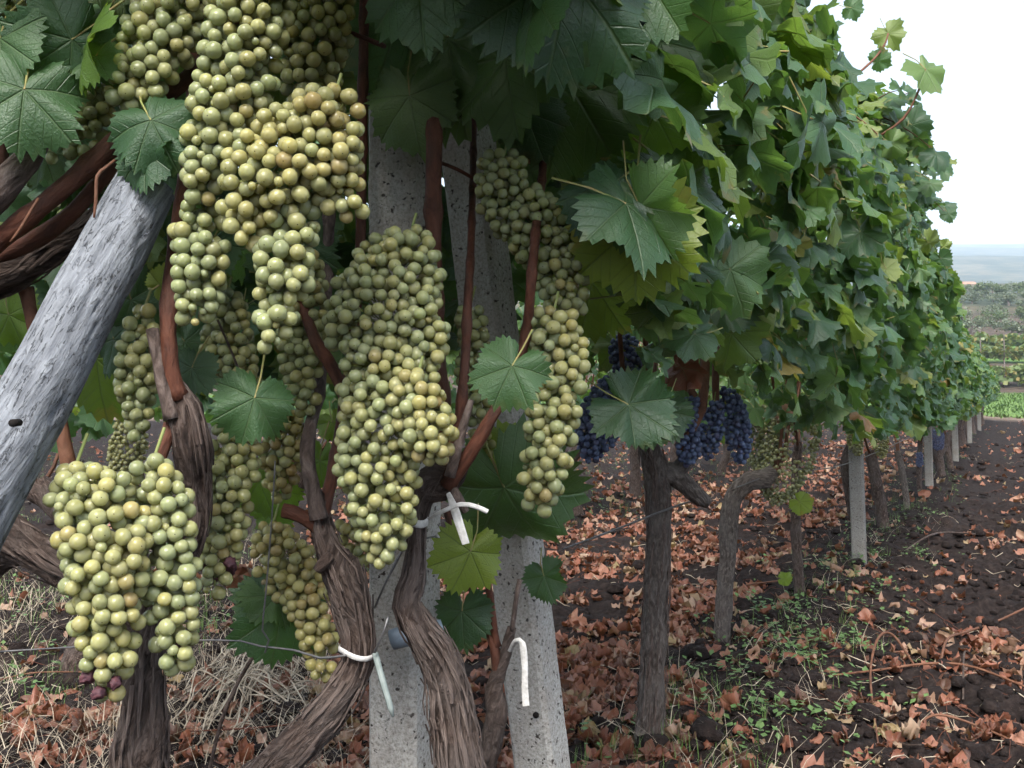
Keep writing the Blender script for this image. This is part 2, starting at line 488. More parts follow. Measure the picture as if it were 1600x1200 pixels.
def leaf_mesh(name, mat, n=64, rings=(.3, .62, .85), seed=0, cup=.25, fold=.25, wav=.10, teeth=True, crumple=0.0, curl=0.0, holes=()):
    V = [(0, 0, 0)]; UV = [(0, 0)]
    off = Vector((seed * 5.1, seed * 2.3, seed * 8.7))
    rr_ = random.Random(seed + 99)
    lst = list(rings) + [1.0]
    def place(x, y, f):
        d = math.hypot(x, y)
        th = math.atan2(x, y)
        z = -cup * d * d * .6 + fold * (math.sqrt(x * x + .04) - .2) * .5 - .10 * max(0, f - .45) * (1 + math.sin(th * 4 + seed * 2))
        z += wav * f * f * math.sin(th * 5 + seed) + .6 * wav * f * noise.noise(Vector((x * 2.2, y * 2.2, 0)) + off)
        for va in (0, 48, 104):          # creased along the main veins, quilted between
            ca, sa = math.cos(R(va)), math.sin(R(va))
            al = abs(x) * sa + y * ca; pe = abs(abs(x) * ca - y * sa)
            if al > 0: z -= .035 * math.exp(-(pe / .08) ** 2) * min(1, d * 3)
        X, Yv = x, y
        if curl:
            an = curl * y; X, Yv, z = x, math.sin(an) / curl + 0 * z, z + (math.cos(an) - 1) / curl * 1.0
        if crumple:
            nv = noise.noise_vector(Vector((x * 2.6, y * 2.6, 0)) + off)
            z += crumple * nv.z; X += crumple * .5 * nv.x; Yv += crumple * .5 * nv.y
            z += crumple * 1.0 * x * x + crumple * .5 * y * y
        return (X, Yv, z)
    for f in lst:
        for j in range(n):
            th = -math.pi + 2 * math.pi * (j + .5) / n
            r = leaf_outline(th, seed, 0, 0)
            if f == 1.0:
                if teeth: r *= (1.06 if j % 2 else .93) * rr_.uniform(.935, 1.05)
                else: r *= rr_.uniform(.93, 1.05)
            rr = r * f
            x, y = math.sin(th) * rr, math.cos(th) * rr
            V.append(place(x, y, f)); UV.append((x, y))
    Fs = []
    for j in range(n):
        Fs.append([0, 1 + (j + 1) % n, 1 + j])
    for k in range(len(lst) - 1):
        for j in range(n):
            a = 1 + k * n + j; b = 1 + k * n + (j + 1) % n
            Fs.append([a, b, b + n, a + n])
    if holes:
        def eaten(q):
            x = sum(UV[i][0] for i in q) / len(q); y = sum(UV[i][1] for i in q) / len(q)
            return any(((x - hx) / ha) ** 2 + ((y - hy) / hb) ** 2 < 1 for hx, hy, ha, hb in holes)
        Fs = [q for q in Fs if not eaten(q)]
    return mesh(name, V, Fs, UV, True, [mat])

HERO = [leaf_mesh('vine_leaf_large', M_leafh, 72, (.25, .5, .75, .9), s, *p) for s, p in enumerate(
    [(.25, .15, .07), (.45, .35, .10), (.15, .5, .12), (.7, .1, .14), (.1, -.25, .10)])]
HERO.append(leaf_mesh('vine_leaf_eaten', M_leafh, 96, (.15, .25, .35, .45, .55, .65, .75, .85, .93), 1, .4, .25, .10, True, 0, 0, ((.06, .42, .055, .13), (-.3, .62, .05, .05))))
HEROB = [leaf_mesh('vine_leaf_bright', M_leafb, 72, (.25, .5, .75, .9), s + 20, *p) for s, p in enumerate(
    [(.25, .15, .07), (.45, .35, .10), (.3, -.2, .12)])]
MID = [leaf_mesh('vine_leaf_mid', M_leaf, 40, (.4, .75), s + 40, *p, True, .06, 0, ((.3, .45, .06, .08),) if s == 2 else ()) for s, p in enumerate(
    [(.3, .15, .10), (.5, .4, .12), (.2, .55, .14), (.7, .1, .16), (.1, -.3, .14), (.4, .2, .2)])]
MIDJ = [leaf_mesh('vine_leaf_massed', M_leafj, 20, (.5,), s + 60, *p, False) for s, p in enumerate(
    [(.3, .2, .12), (.6, .4, .14), (.2, -.25, .14)])]
DRY = [leaf_mesh('dry_leaf_shape', M_dry, 24, (.35, .7), s + 80, .2, .3, .2, True, c, cu) for s, (c, cu) in enumerate(
    [(.55, .8), (.8, 1.6), (.7, -1.4), (.95, 2.2), (.5, .5), (.9, -2.2)])]
DRYJ = [leaf_mesh('dry_leaf_massed', M_dryj, 12, (.5,), s + 90, .2, .3, .2, False, c, cu) for s, (c, cu) in enumerate(
    [(.5, .8), (.8, 1.6), (.65, -1.4), (.9, 2.0)])]

def frame(tip, nor):
    """rotation whose local Y is the tip and local Z the upper side"""
    z = nor.normalized(); y = (tip - z * tip.dot(z))
    y = y.normalized() if y.length > 1e-6 else z.orthogonal().normalized()
    x = y.cross(z)
    return Matrix((x, y, z)).transposed().to_4x4()

def view_frame(ang, roll=0, pitch=0):
    a = R(ang); tip = Vector((math.sin(a), 0, math.cos(a))); n = Vector((0, -1, 0))
    q = Quaternion(tip, R(roll)); n = q @ n
    lat = tip.cross(n); q2 = Quaternion(lat, R(pitch)); tip = q2 @ tip; n = q2 @ n
    return frame(tip, n)

def np_mesh(me):
    n = len(me.vertices); v = np.empty(n * 3); me.vertices.foreach_get('co', v)
    uv = np.zeros((n, 2)); li = np.empty(len(me.loops), dtype=int); me.loops.foreach_get('vertex_index', li)
    u = np.empty(len(me.loops) * 2); me.uv_layers[0].data.foreach_get('uv', u); uv[li] = u.reshape(-1, 2)
    return v.reshape(-1, 3), [list(p.vertices) for p in me.polygons], uv
def join_instances(name, protos, mats_, mat):
    """one mesh out of many placed copies; protos: mesh per copy, mats_: matrices"""
    cache = {}
    VV, UU, FF = [], [], []; o = 0
    for me, M in zip(protos, mats_):
        if me.name not in cache: cache[me.name] = np_mesh(me)
        v, f, uv = cache[me.name]
        A = np.array(M)
        VV.append(v @ A[:3, :3].T + A[:3, 3]); UU.append(uv)
        FF += [[i + o for i in q] for q in f]; o += len(v)
    return mesh(name, np.concatenate(VV), FF, np.concatenate(UU), True, [mat])

# ------------------------------------------------------------------ posts and strut
def box_post(name, top, bot, s, rot, label, seed, mat=M_conc):
    """square cast post with chipped edges, from bot to top"""
    ax = (top - bot); L = ax.length; t = ax.normalized()
    x0 = Vector((math.cos(rot), math.sin(rot), 0)); x0 = (x0 - t * x0.dot(t)).normalized(); y0 = t.cross(x0)
    n = max(8, int(L / .035)); V, Fs = [], []
    c = .10      # chamfer share
    ring = []
    for k in range(4):
        a, b = [(1, -1), (1, 1), (-1, 1), (-1, -1)][k], [(1, 1), (-1, 1), (-1, -1), (1, -1)][k]
        for f in (c, .35, .65, 1 - c):
            ring.append((a[0] + (b[0] - a[0]) * f, a[1] + (b[1] - a[1]) * f))
    m = len(ring); o = Vector((seed * 3.3, 0, 0))
    for i in range(n + 1):
        q = bot + ax * (i / n)
        for (a, b) in ring:
            p = q + x0 * (a * s / 2) + y0 * (b * s / 2)
            nz = noise.noise(p * 38 + o) * .0011 + noise.noise(p * 12 + o) * .0010
            p = p + (x0 * a + y0 * b).normalized() * nz
            V.append(tuple(p))
    for i in range(n):
        for j in range(m):
            k = i * m + j; k2 = i * m + (j + 1) % m
            Fs.append([k, k2, k2 + m, k + m])
    Fs.append(list(range(n * m, n * m + m))); Fs.append(list(range(m))[::-1])
    ob = link(name, mesh(name, V, Fs, None, False, [mat]))
    if label: tag(ob, label, 'post')
    return ob

post1 = box_post('concrete_post', P(632, 130, 1.34), P(634, 1800, 1.34), .074, POST_ROT, 'near square concrete post with two vine trunks tied against it', 1)
post2 = box_post('concrete_post', P(722, 150, 1.62), P(884, 1500, 1.62), .072, POST_ROT, 'leaning square concrete post behind the large dark leaf, a white ribbon before it', 2)
# the leaning post's hole, its shade put on as a dark disc
def hole_ring(p, r, nrm, parent, mat):
    v, f, uv = tube([(p, r), (p + nrm * .003, r)], sides=10, step=.01)
    o = link('bolt_hole', mesh('bolt_hole', v, f, uv, True, [mat])); o.parent = parent; return o
M_hole = simple('hole_shade', (.015, .013, .012), .9, .1)  # near-black colour stands for the shade inside the holes
pn = Vector((-math.sin(-POST_ROT), -math.cos(POST_ROT), 0))
hole_ring(P(838, 1117, 1.62 - .045), .005, -pn * -1, post2, M_hole)
far_posts = []
for (u, vt, vb, Y, lb) in [(1345, 640, 902, 5.05, 'pale concrete post beside a bent vine trunk, nearest of the row’s distant posts'.replace('’', "'")),
                           (1453, 600, 768, 8.9, 'slender pale concrete post midway down the row'),
                           (1494, 600, 728, 11.8, 'concrete post far down the row, third from the far end'),
                           (1516, 590, 700, 15.4, 'concrete post near the far end of the row, second from its end'),
                           (1531, 590, 684, 19.5, 'last tiny concrete post at the far end of the row')]:
    pt = P(u - (600 - 0) / Y / 12, vt, Y); pb = P(u, vb, Y); pb.z -= .12
    far_posts.append(box_post('concrete_post', pt, pb, .066, POST_ROT, lb, Y, M_concd))

def build_strut():
    pts = px([(-95, 905, 66, .87), (-40, 795, 63, .88), (30, 665, 58, .90), (95, 545, 55, .92), (160, 420, 51, .95), (205, 335, 48, .97), (232, 285, 46, .98)])
    sp = pts
    v, f, uv = tube(sp, sides=56, step=.006, rough=.0, seed=4)
    # cracks along the grain and a worn surface
    cen = catmull(pts, .006); out = []; m = 57
    for i, p in enumerate(v):
        k = min(i // m, len(cen) - 1); q = cen[k][0]; d = Vector(p) - q
        if d.length < 1e-6: out.append(p); continue
        j = i % m; an = 2 * math.pi * (j % 56) / 56
        L = k * .006
        cr = noise.noise(Vector((math.cos(an) * 5.5, math.sin(an) * 5.5, L * 7)))
        g = noise.noise(Vector((math.cos(an) * 14, math.sin(an) * 14, L * 16)))
        b = noise.noise(Vector((math.cos(an) * 1.1, math.sin(an) * 1.1, L * 9)))
        dr = -.004 * max(0, .12 - abs(cr)) / .12 * (1 if noise.noise(Vector((an, L * 11, 5))) > -.15 else .2) + .0014 * g + .0022 * b
        out.append(tuple(Vector(p) + d.normalized() * dr))
    o = link('wooden_strut', mesh('wooden_strut', out, f, uv, True, [M_log]))
    tag(o, 'weathered silvery round wooden strut leaning across the left side', 'strut')
    c = P(19, 661, .845)
    v, f, uv = tube([(c + Vector((0, .012, 0)), .0032), (c, .0034)], sides=10, step=.01)
    h = link('nail_hole', mesh('nail_hole', v, f, uv, True, [M_hole])); h.parent = o  # solid dark plug drawn in place of a shaded hole
    return o
build_strut()

# ------------------------------------------------------------------ vines (wood)
VINES = []
class Vine:
    def __init__(s, Y, base, label, row=0, maxleaf=260):
        s.Y = Y; s.base = Vector(base); s.o = empty('grape_vine', base); s.row = row
        tag(s.o, label, 'grapevine', 'vines of the near row' if row == 0 else 'vines of the next row')
        s.leaves = []; s.maxleaf = maxleaf
        VINES.append(s)
    def wood(s, name, pts, mat, **kw):
        return tube_obj(name, pts, mat, s.o, s.base, **kw)
    def bark(s, pts, n, seed, **kw):
        b = strips(pts, n, seed, **kw)
        o = link('bark_strips', b.mesh('bark_strips', M_strip)); child(o, s.o, s.base); kind(o, 'stuff')
    def leaf(s, me, M, name='leaf'):
        o = bpy.data.objects.new(name, me); COL.objects.link(o); o.parent = s.o
        o.matrix_basis = Matrix.Translation(-s.base) @ M
        return o

KW_T = dict(sides=48, step=.006, rough=.27)
KW_C = dict(sides=10, step=.012, rough=.07)
gz = lambda p: Vector((p.x, p.y, 0))

# vine at the left
a = Vine(1.0, gz(P(225, 1500, .98)), 'left vine with thick shaggy trunk curving up behind the lowest white bunch')
tp = px([(232, 1560, 56, .98), (226, 1330, 52, .98), (218, 1200, 50, .98), (224, 1100, 44, .98), (226, 1030, 36, 1.0), (246, 950, 30, 1.02), (284, 870, 27, 1.03),
         (305, 815, 26, 1.03), (306, 750, 29, 1.02), (300, 690, 33, 1.0), (288, 640, 32, 1.0), (272, 606, 20, 1.0), (262, 588, 9, 1.0)])
a.wood('trunk', tp, M_bark, seed=1, **KW_T); a.bark(tp, 170, 11)
tp = px([(-90, 795, 42, 1.05), (0, 828, 40, 1.05), (60, 868, 36, 1.05), (140, 920, 30, 1.05), (222, 985, 26, 1.02)])
a.wood('arm', tp, M_bark, seed=2, **KW_T); a.bark(tp, 40, 12)
tp = px([(-60, 960, 20, 1.1), (0, 880, 22, 1.08), (50, 862, 20, 1.06)])
a.wood('arm', tp, M_bark, seed=12, **KW_T)
a.wood('cane', px([(278, 622, 15, .995), (268, 585, 14, .99), (263, 520, 12.5, .99), (265, 450, 12, 1.0), (274, 380, 11, 1.03), (285, 300, 11, 1.06), (300, 190, 10, 1.1), (310, -40, 9, 1.1)]), M_cane, seed=3, nodes=.09, **KW_C)
a.wood('cane', px([(300, 720, 10, 1.0), (276, 655, 11, 1.0), (258, 690, 11, .99), (243, 740, 10, .99), (236, 790, 9, 1.0)]), M_cane, seed=4, nodes=.06, **KW_C)
a.wood('stub', px([(268, 655, 12, .985), (252, 590, 10, .985), (243, 545, 9, .985), (238, 514, 10, .985)]), M_old, seed=5, sides=12, step=.01, rough=.2)
a.wood('cane', px([(-60, 425, 17, .99), (0, 374, 16, .99), (60, 326, 15, .99), (125, 272, 15, 1.0), (185, 214, 14, 1.01), (245, 162, 12, 1.02), (298, 118, 13, 1.03), (350, 60, 11, 1.05), (400, -50, 10, 1.05)]), M_cane, seed=6, nodes=.08, **KW_C)
a.wood('cane', px([(-60, 400, 14, 1.03), (0, 398, 13, 1.03), (60, 372, 13, 1.03), (115, 330, 12, 1.03), (165, 270, 11, 1.04), (190, 225, 10, 1.05)]), M_cane, seed=7, nodes=.09, **KW_C)
tp = px([(-50, 340, 26, .97), (0, 296, 25, .97), (40, 250, 20, .975), (66, 215, 13, .98), (76, 202, 9, .98)])
a.wood('dead_cane', tp, M_old, seed=8, sides=16, step=.008, rough=.18)
tp = px([(-90, 455, 46, 1.08), (0, 425, 46, 1.08), (60, 398, 38, 1.08), (110, 372, 28, 1.09), (165, 330, 20, 1.10), (230, 250, 16, 1.14)])
a.wood('arm', tp, M_bark, seed=9, **KW_T); a.bark(tp, 40, 13)
a.wood('cane', px([(40, 450, 10, 1.1), (60, 540, 11, 1.1), (88, 630, 11, 1.1), (100, 690, 11, 1.1), (113, 755, 11, 1.1), (118, 800, 12, 1.08), (112, 890, 10, 1.05)]), M_caneo, seed=10, nodes=.1, **KW_C)
a.wood('cane', px([(5, 300, 10, 1.05), (3, 200, 9, 1.05), (0, 120, 9, 1.05)]), M_cane, seed=31, **KW_C)
a.wood('tendril', px([(180, 250, 2.2, .95), (165, 262, 2.6, .94), (152, 275, 3, .935), (150, 310, 3, .935), (147, 340, 1.8, .935)]), M_caneo, seed=11, sides=6, step=.005)
a.wood('tendril', px([(60, 310, 2, .96), (48, 330, 2.5, .955), (30, 360, 2.5, .955), (16, 378, 1.5, .955)]), M_caneo, seed=11, sides=6, step=.005)

# second vine: trunk rising from the lower left, tied to the post
b = Vine(1.13, gz(P(300, 1500, 1.12)), 'vine whose trunk slants in from the lower left and is tied to the near post')
tp = px([(180, 1460, 46, 1.12), (330, 1290, 40, 1.12), (440, 1190, 38, 1.12), (512, 1112, 36, 1.13), (553, 1050, 31, 1.14), (560, 1000, 31, 1.14), (548, 940, 38, 1.14),
         (534, 895, 40, 1.14), (514, 858, 27, 1.14), (502, 822, 22, 1.14), (498, 785, 17, 1.14), (494, 768, 10, 1.14)])
b.wood('trunk', tp, M_bark, seed=21, **KW_T); b.bark(tp, 170, 22)
b.wood('stub', px([(515, 868, 9, 1.12), (503, 882, 9, 1.11), (496, 892, 8, 1.11)]), M_bark, seed=24, sides=14, step=.01, rough=.2)
b.wood('cane', px([(498, 810, 13, 1.13), (488, 760, 12, 1.13), (480, 715, 11, 1.14), (484, 670, 10, 1.15), (500, 600, 9, 1.2), (510, 450, 9, 1.25), (515, 300, 9, 1.25)]), M_old, seed=25, nodes=.08, **KW_C)
b.wood('cane', px([(502, 815, 11, 1.14), (514, 765, 10, 1.15), (524, 720, 10, 1.16), (535, 650, 9, 1.2), (560, 450, 8, 1.25), (566, 200, 8, 1.25), (570, -60, 7, 1.25)]), M_cane, seed=26, nodes=.08, **KW_C)
b.wood('stub', px([(505, 830, 12, 1.14), (475, 808, 11, 1.13), (455, 800, 11, 1.13), (442, 798, 10, 1.13)]), M_cane, seed=27, nodes=.05, **KW_C)
b.wood('cane', px([(545, 640, 9, 1.13), (530, 598, 10, 1.13), (512, 562, 10, 1.13), (494, 535, 9, 1.14), (470, 470, 8, 1.16)]), M_cane, seed=28, nodes=.08, **KW_C)
b.wood('cane', px([(520, 45, 3.5, 1.1), (550, 52, 3.5, 1.1), (580, 64, 4, 1.12), (600, 72, 4, 1.15)]), M_cane, seed=29, sides=8, step=.01)
b.wood('tendril', px([(340, 500, 2, 1.02), (362, 550, 2, 1.04), (382, 600, 1.6, 1.05), (400, 640, 1.5, 1.05)]), M_bark, seed=30, sides=6, step=.01)

# third vine: gnarled trunk in front of the post's right side
c = Vine(1.17, gz(P(745, 1500, 1.16)), 'gnarled vine trunk winding up the right side of the near post')
tp = px([(765, 1470, 56, 1.16), (738, 1330, 50, 1.16), (716, 1190, 46, 1.16), (703, 1110, 44, 1.16), (694, 1060, 40, 1.16), (676, 1012, 35, 1.15), (648, 972, 31, 1.14), (634, 945, 26, 1.14),
         (646, 905, 21, 1.15), (650, 860, 17, 1.15), (651, 815, 16.5, 1.15), (656, 785, 20, 1.15), (668, 755, 26, 1.15), (684, 735, 20, 1.15), (694, 724, 10, 1.15)])
c.wood('trunk', tp, M_bark, seed=41, **KW_T); c.bark(tp, 180, 42)
c.wood('arm', px([(660, 770, 18, 1.15), (690, 768, 15, 1.15), (712, 745, 14, 1.15), (722, 725, 12, 1.15)]), M_bark, seed=43, sides=16, step=.008, rough=.2)
c.wood('cane', px([(700, 760, 11, 1.14), (730, 715, 11.5, 1.13), (755, 675, 10, 1.13), (775, 640, 9.5, 1.13), (800, 600, 9, 1.16), (822, 520, 8, 1.16), (830, 440, 7.5, 1.14), (836, 370, 7, 1.18), (850, 220, 6, 1.35), (850, -80, 6, 1.5)]), M_cane, seed=44, nodes=.07, **KW_C)
c.wood('cane', px([(700, 745, 9, 1.15), (712, 690, 8.5, 1.15), (720, 640, 8, 1.16), (727, 560, 7.5, 1.17), (731, 470, 7, 1.18), (736, 380, 6, 1.25), (740, 200, 5, 1.45), (740, -80, 5, 1.6)]), M_cane, seed=45, nodes=.09, **KW_C)
c.wood('dead_cane', px([(702, 745, 9, 1.12), (715, 700, 8, 1.12), (727, 655, 6.5, 1.12), (736, 625, 5, 1.12)]), M_old, seed=46, sides=10, step=.01, rough=.15)
c.wood('cane', px([(680, 760, 10, 1.2), (694, 660, 11, 1.2), (685, 560, 11.5, 1.2), (680, 450, 12, 1.2), (677, 330, 12.5, 1.2), (679, 205, 13, 1.22), (682, 50, 12, 1.3), (684, -90, 11, 1.35)]), M_cane, seed=47, nodes=.11, **KW_C)
c.wood('dead_cane', px([(706, 760, 7, 1.14), (716, 778, 8, 1.13), (728, 800, 6, 1.13)]), M_old, seed=48, sides=10, step=.01, rough=.15)
c.wood('cane', px([(690, 255, 3, 1.25), (715, 265, 3, 1.25), (745, 282, 3, 1.27)]), M_cane, seed=49, sides=7, step=.01)

# slim fourth vine behind the leaning post's left side
d = Vine(1.35, gz(P(745, 1400, 1.3)), 'slim young vine with dark red canes between the two concrete posts')
tp = px([(738, 1460, 22, 1.32), (752, 1230, 20, 1.32), (764, 1170, 18, 1.31), (776, 1110, 19, 1.3), (772, 1075, 13, 1.3), (786, 1035, 10, 1.3), (795, 1000, 8, 1.3), (800, 980, 7, 1.3)])
d.wood('trunk', tp, M_bark, seed=61, sides=18, step=.008, rough=.22)
d.wood('cane', px([(778, 1060, 8, 1.3), (772, 1010, 7.5, 1.3), (757, 960, 7, 1.32), (735, 915, 6.5, 1.33), (712, 870, 6, 1.34), (700, 800, 6, 1.38)]), M_cane, seed=62, nodes=.06, **KW_C)
d.wood('cane', px([(776, 1010, 6, 1.3), (768, 950, 5.5, 1.3), (760, 890, 5, 1.3), (756, 850, 5, 1.32)]), M_cane, seed=63, nodes=.06, **KW_C)
d.wood('shoot', px([(800, 985, 4, 1.28), (806, 940, 4, 1.27), (812, 905, 4, 1.27)]), M_old, seed=64, sides=8, step=.01)

def far_vine(Y, u, v, label, pts, mat=M_bark, canes=3, seed=0, row=0, sides=16, extra=None, maxleaf=200):
    base = P(u, v, Y); base.z = ground_z(base.x, base.y)
    vn = Vine(Y, base, label, row, maxleaf)
    tp = px(pts, Y); 
    tp = [(base - Vector((0, 0, .05)), tp[0][1] * 1.15)] + tp
    vn.wood('trunk', tp, mat, seed=seed, sides=sides, step=.03 if Y > 3 else .015, rough=.2)
    if Y < 4.5: vn.bark(tp, 110, seed, lmin=.05, lmax=.16)
    for e in (extra or []): vn.wood('arm', px(e, Y), mat, seed=seed + 1, sides=14, step=.02, rough=.2)
    head = tp[-1][0]; rr = random.Random(seed + 5)
    for i in range(canes):
        ax = head + RD * rr.uniform(-.25, .25) + RN * rr.uniform(-.06, .06)
        q = [(head - Vector((0, 0, .02)), .008), (ax * .5 + head * .5 + Vector((0, 0, .06)), .007), (ax + Vector((0, 0, .25)), .006),
             (ax + RD * rr.uniform(-.15, .15) + RN * rr.uniform(-.1, .2) + Vector((0, 0, .75)), .004)]
        vn.wood('cane', q, M_caneo, seed=seed + i, sides=7, step=.04, rough=.05, nodes=.1)
    return vn

far_vine(2.53, 1015, 1195, 'thick straight vine trunk standing right of the leaning post',
         [(1014, 1180, 30), (1018, 1100, 27), (1022, 1000, 26), (1026, 900, 26), (1028, 800, 25), (1024, 735, 27), (1014, 700, 22), (1008, 680, 14)], M_barkg, 4, 100, sides=40,
         extra=[[(1024, 742, 20), (1048, 740, 18), (1072, 758, 15), (1096, 780, 13), (1108, 786, 9)], [(1050, 742, 14), (1072, 722, 14), (1088, 695, 10)]])
far_vine(3.64, 1126, 1010, 'slim grey vine trunk bending right below the small white bunch',
         [(1127, 1000, 13), (1131, 940, 13), (1137, 870, 13), (1140, 810, 14), (1148, 775, 15), (1170, 752, 16), (1195, 748, 15), (1210, 735, 10)], M_barkg, 3, 110, sides=18)
far_vine(4.32, 1253, 952, 'thin dark straight vine stem below a small green sprig',
         [(1252, 940, 9), (1246, 880, 8), (1243, 800, 8), (1244, 735, 8), (1247, 690, 6)], M_bark, 3, 120)
far_vine(5.14, 1349, 893, 'bent vine trunk against the first of the distant pale posts',
         [(1347, 880, 7), (1339, 820, 8), (1328, 770, 9), (1324, 725, 11), (1332, 700, 10), (1338, 685, 7)], M_bark, 3, 130)
far_vine(6.2, 1382, 842, 'stout dark vine trunk just past the first distant post',
         [(1381, 830, 9), (1376, 790, 9), (1367, 745, 9), (1360, 705, 8)], M_bark, 3, 140)
far_vine(7.4, 1418, 801, 'thin vine stem leaning left between the first two distant posts',
         [(1417, 790, 5), (1412, 750, 5), (1403, 705, 5)], M_barkg, 3, 150)
far_vine(8.4, 1437, 779, 'slim vine stem just before the second distant post', [(1437, 770, 4), (1436, 735, 4), (1438, 690, 4)], M_bark, 3, 160)
far_vine(9.9, 1472, 748, 'dark forked vine trunk with blue bunches past the second distant post',
         [(1471, 740, 6), (1466, 715, 7), (1462, 690, 8)], M_bark, 3, 170, extra=[[(1466, 715, 5), (1475, 700, 5), (1484, 680, 4)]])
far_vine(10.9, 1486, 737, 'vine trunk slanting right toward the third distant post', [(1485, 728, 5), (1480, 705, 5), (1476, 680, 5)], M_bark, 3, 175)
names_far = ['dark vine trunk just past the third distant post', 'next vine trunk beyond the third distant post', 'vine trunk just before the fourth distant post',
             'small vine trunk past the fourth distant post', 'small vine trunk near the far end, before the last post', 'vine trunk beside the last tiny post',
             'vine trunk at the very end of the row']
for i, Y in enumerate([12.6, 13.8, 15.0, 16.6, 18.4, 20.4, 23.0]):
    x = row_x(Y) + .12; u = 800 + F * x / Y; v = 600 + F * CH / Y
    h = (v - 600) * .62
    far_vine(Y, u, v, names_far[i], [(u, v - h * .1, .045 / Y * F), (u - h * .05, v - h * .5, .04 / Y * F), (u + h * .05, v - h, .05 / Y * F)], M_bark, 2, 180 + i, sides=10, maxleaf=120)

# the next row, to the left
ROW2 = -3.12
def row2_x(Y): return ROW2 + ROW_B * Y
r2lab = ['vine of the next row, seen low at the far left behind the wooden strut', 'vine of the next row, showing between the left vine and the second trunk',
         'third vine of the next row, behind the near post', 'fourth vine of the next row, behind the leaning post', 'dark curved vine trunk of the next row, just right of the large dark leaf',
         'thin vine stem of the next row, left of the thick straight trunk', 'vine of the next row, right of the thick straight trunk', 'far vine of the next row, beside the slim grey trunk',
         'last vine of the next row to be made out']
for i, Y in enumerate([3.35, 4.3, 5.2, 6.1, 7.1, 8.2, 9.3, 10.6, 12.2]):
    x = row2_x(Y); u = 800 + F * x / Y; v = 600 + F * CH / Y; h = (v - 600) * .64
    s = [-.25, .1, 0, .12, .18, 0, .1, -.1, 0][i]
    far_vine(Y, u, v, r2lab[i], [(u, v - h * .1, .05 / Y * F), (u - h * s, v - h * .45, .04 / Y * F), (u + h * s * .3, v - h * .85, .05 / Y * F), (u + h * s, v - h, .045 / Y * F)], M_bark, 3, 200 + i, row=1, sides=12, maxleaf=120)

# ------------------------------------------------------------------ hedge of leaves
TOPY = [0, 1.9, 2.5, 3.1, 4.3, 4.9, 5.4, 6, 9, 12, 16, 27]; TOPZ = [2.15, 2.05, 1.88, 1.86, 2.08, 2.05, 1.84, 1.78, 1.60, 1.46, 1.40, 1.28]
BOTY = [0, 2, 3, 4.5, 9, 27]; BOTZ = [1.06, 1.02, .86, .74, .64, .58]
LEAVES = []      # (matrix, size, vine, hero_mesh or None)
def nearest_vine(Y, row):
    return min((v for v in VINES if v.row == row), key=lambda v: abs(v.Y - Y))
def rvec(s=1.0): return Vector(rng.normal(0, s, 3))
def hedge(y0, y1, per_m, A, row, halfR, halfL, dz=0):
    n = int((y1 - y0) * ROWN * per_m)
    for _ in range(n):
        Y = rng.uniform(y0, y1)
        zt = np.interp(Y, TOPY, TOPZ) + .10 * noise.noise(Vector((Y * 2.1, row * 9, 0))) + dz
        zb = np.interp(Y, BOTY, BOTZ) + .10 * noise.noise(Vector((Y * 2.7, row * 9 + 4, 0)))
        h = rng.random(); z = zb + (zt - zb) * h
        bul = (.72 + .38 * math.sin(math.pi * min(1, h * .9 + .08))) * (1 + .28 * noise.noise(Vector((Y * 2.3, z * 2.3, row * 5))))
        k = rng.random()
        if k < .60: w_ = halfR * bul * (1 - abs(rng.normal(0, .16))); out = RN
        elif k < .78: w_ = -halfL * bul * (1 - abs(rng.normal(0, .16))); out = -RN
        else: w_ = rng.uniform(-halfL, halfR) * .8; out = RN if rng.random() < .7 else -RN
        if h > .9: out = out * .5 + Vector((0, 0, 1))
        x = A + ROW_B * Y + w_ * RN.x; yy = Y + w_ * RN.y
        p = Vector((x, yy, z))
        if p.y < .75: continue
        u, v = proj(p)
        if row == 0:
            if p.y < 1.42 and -120 < u < 960 and -60 < v < 1260: continue
            if p.y < .95 and -200 < u < 1800 and -100 < v: continue
            if 720 < u < 1000 and 280 < v and p.y < 1.9: continue
            if 560 < u < 940 and 40 < v < 620 and p.y < 1.75: continue
            if 500 < u < 600 and v > 20 and p.y < 3 and rng.random() < .75: continue
            if u < 1000 and v > 470 and p.y < 2.3: continue
        nor = out * .75 + Vector((0, 0, .55)) + rvec(.42)
        tip = Vector((0, 0, -1)) + out * .35 + rvec(.45)
        s = rng.uniform(.036, .090)
        if p.y < 2.0: s *= 1.05
        LEAVES.append((Matrix.Translation(p) @ frame(tip, nor) @ Matrix.Scale(s, 4), s, nearest_vine(Y, row), None))
hedge(.55, 2.2, 300, ROW_A, 0, .44, .36)
hedge(2.2, 8, 360, ROW_A, 0, .44, .30)
hedge(8, 14, 230, ROW_A, 0, .40, .25)
hedge(14, 26, 130, ROW_A, 0, .36, .22)
hedge(2.9, 15, 190, ROW2, 1, .34, .34, -.12)
# deep shade behind the bunches: the thick of the canopy between the posts and the far side
for _ in range(620):
    Y = rng.uniform(1.72, 2.25); u = rng.uniform(-150, 960); v = rng.uniform(-160, 500 if not 270 < u < 720 else 610)
    if 535 < u < 585 and 20 < v < 120: continue
    if u > 780 and v > 440: continue
    p = P(u, v, Y); s = rng.uniform(.05, .085)
    nor = Vector((0, -1, .6)) + RN * .3 + rvec(.45); tip = Vector((0, 0, -1)) + rvec(.5)
    LEAVES.append((Matrix.Translation(p) @ frame(tip, nor) @ Matrix.Scale(s, 4), s, nearest_vine(Y - .3, 0), None))
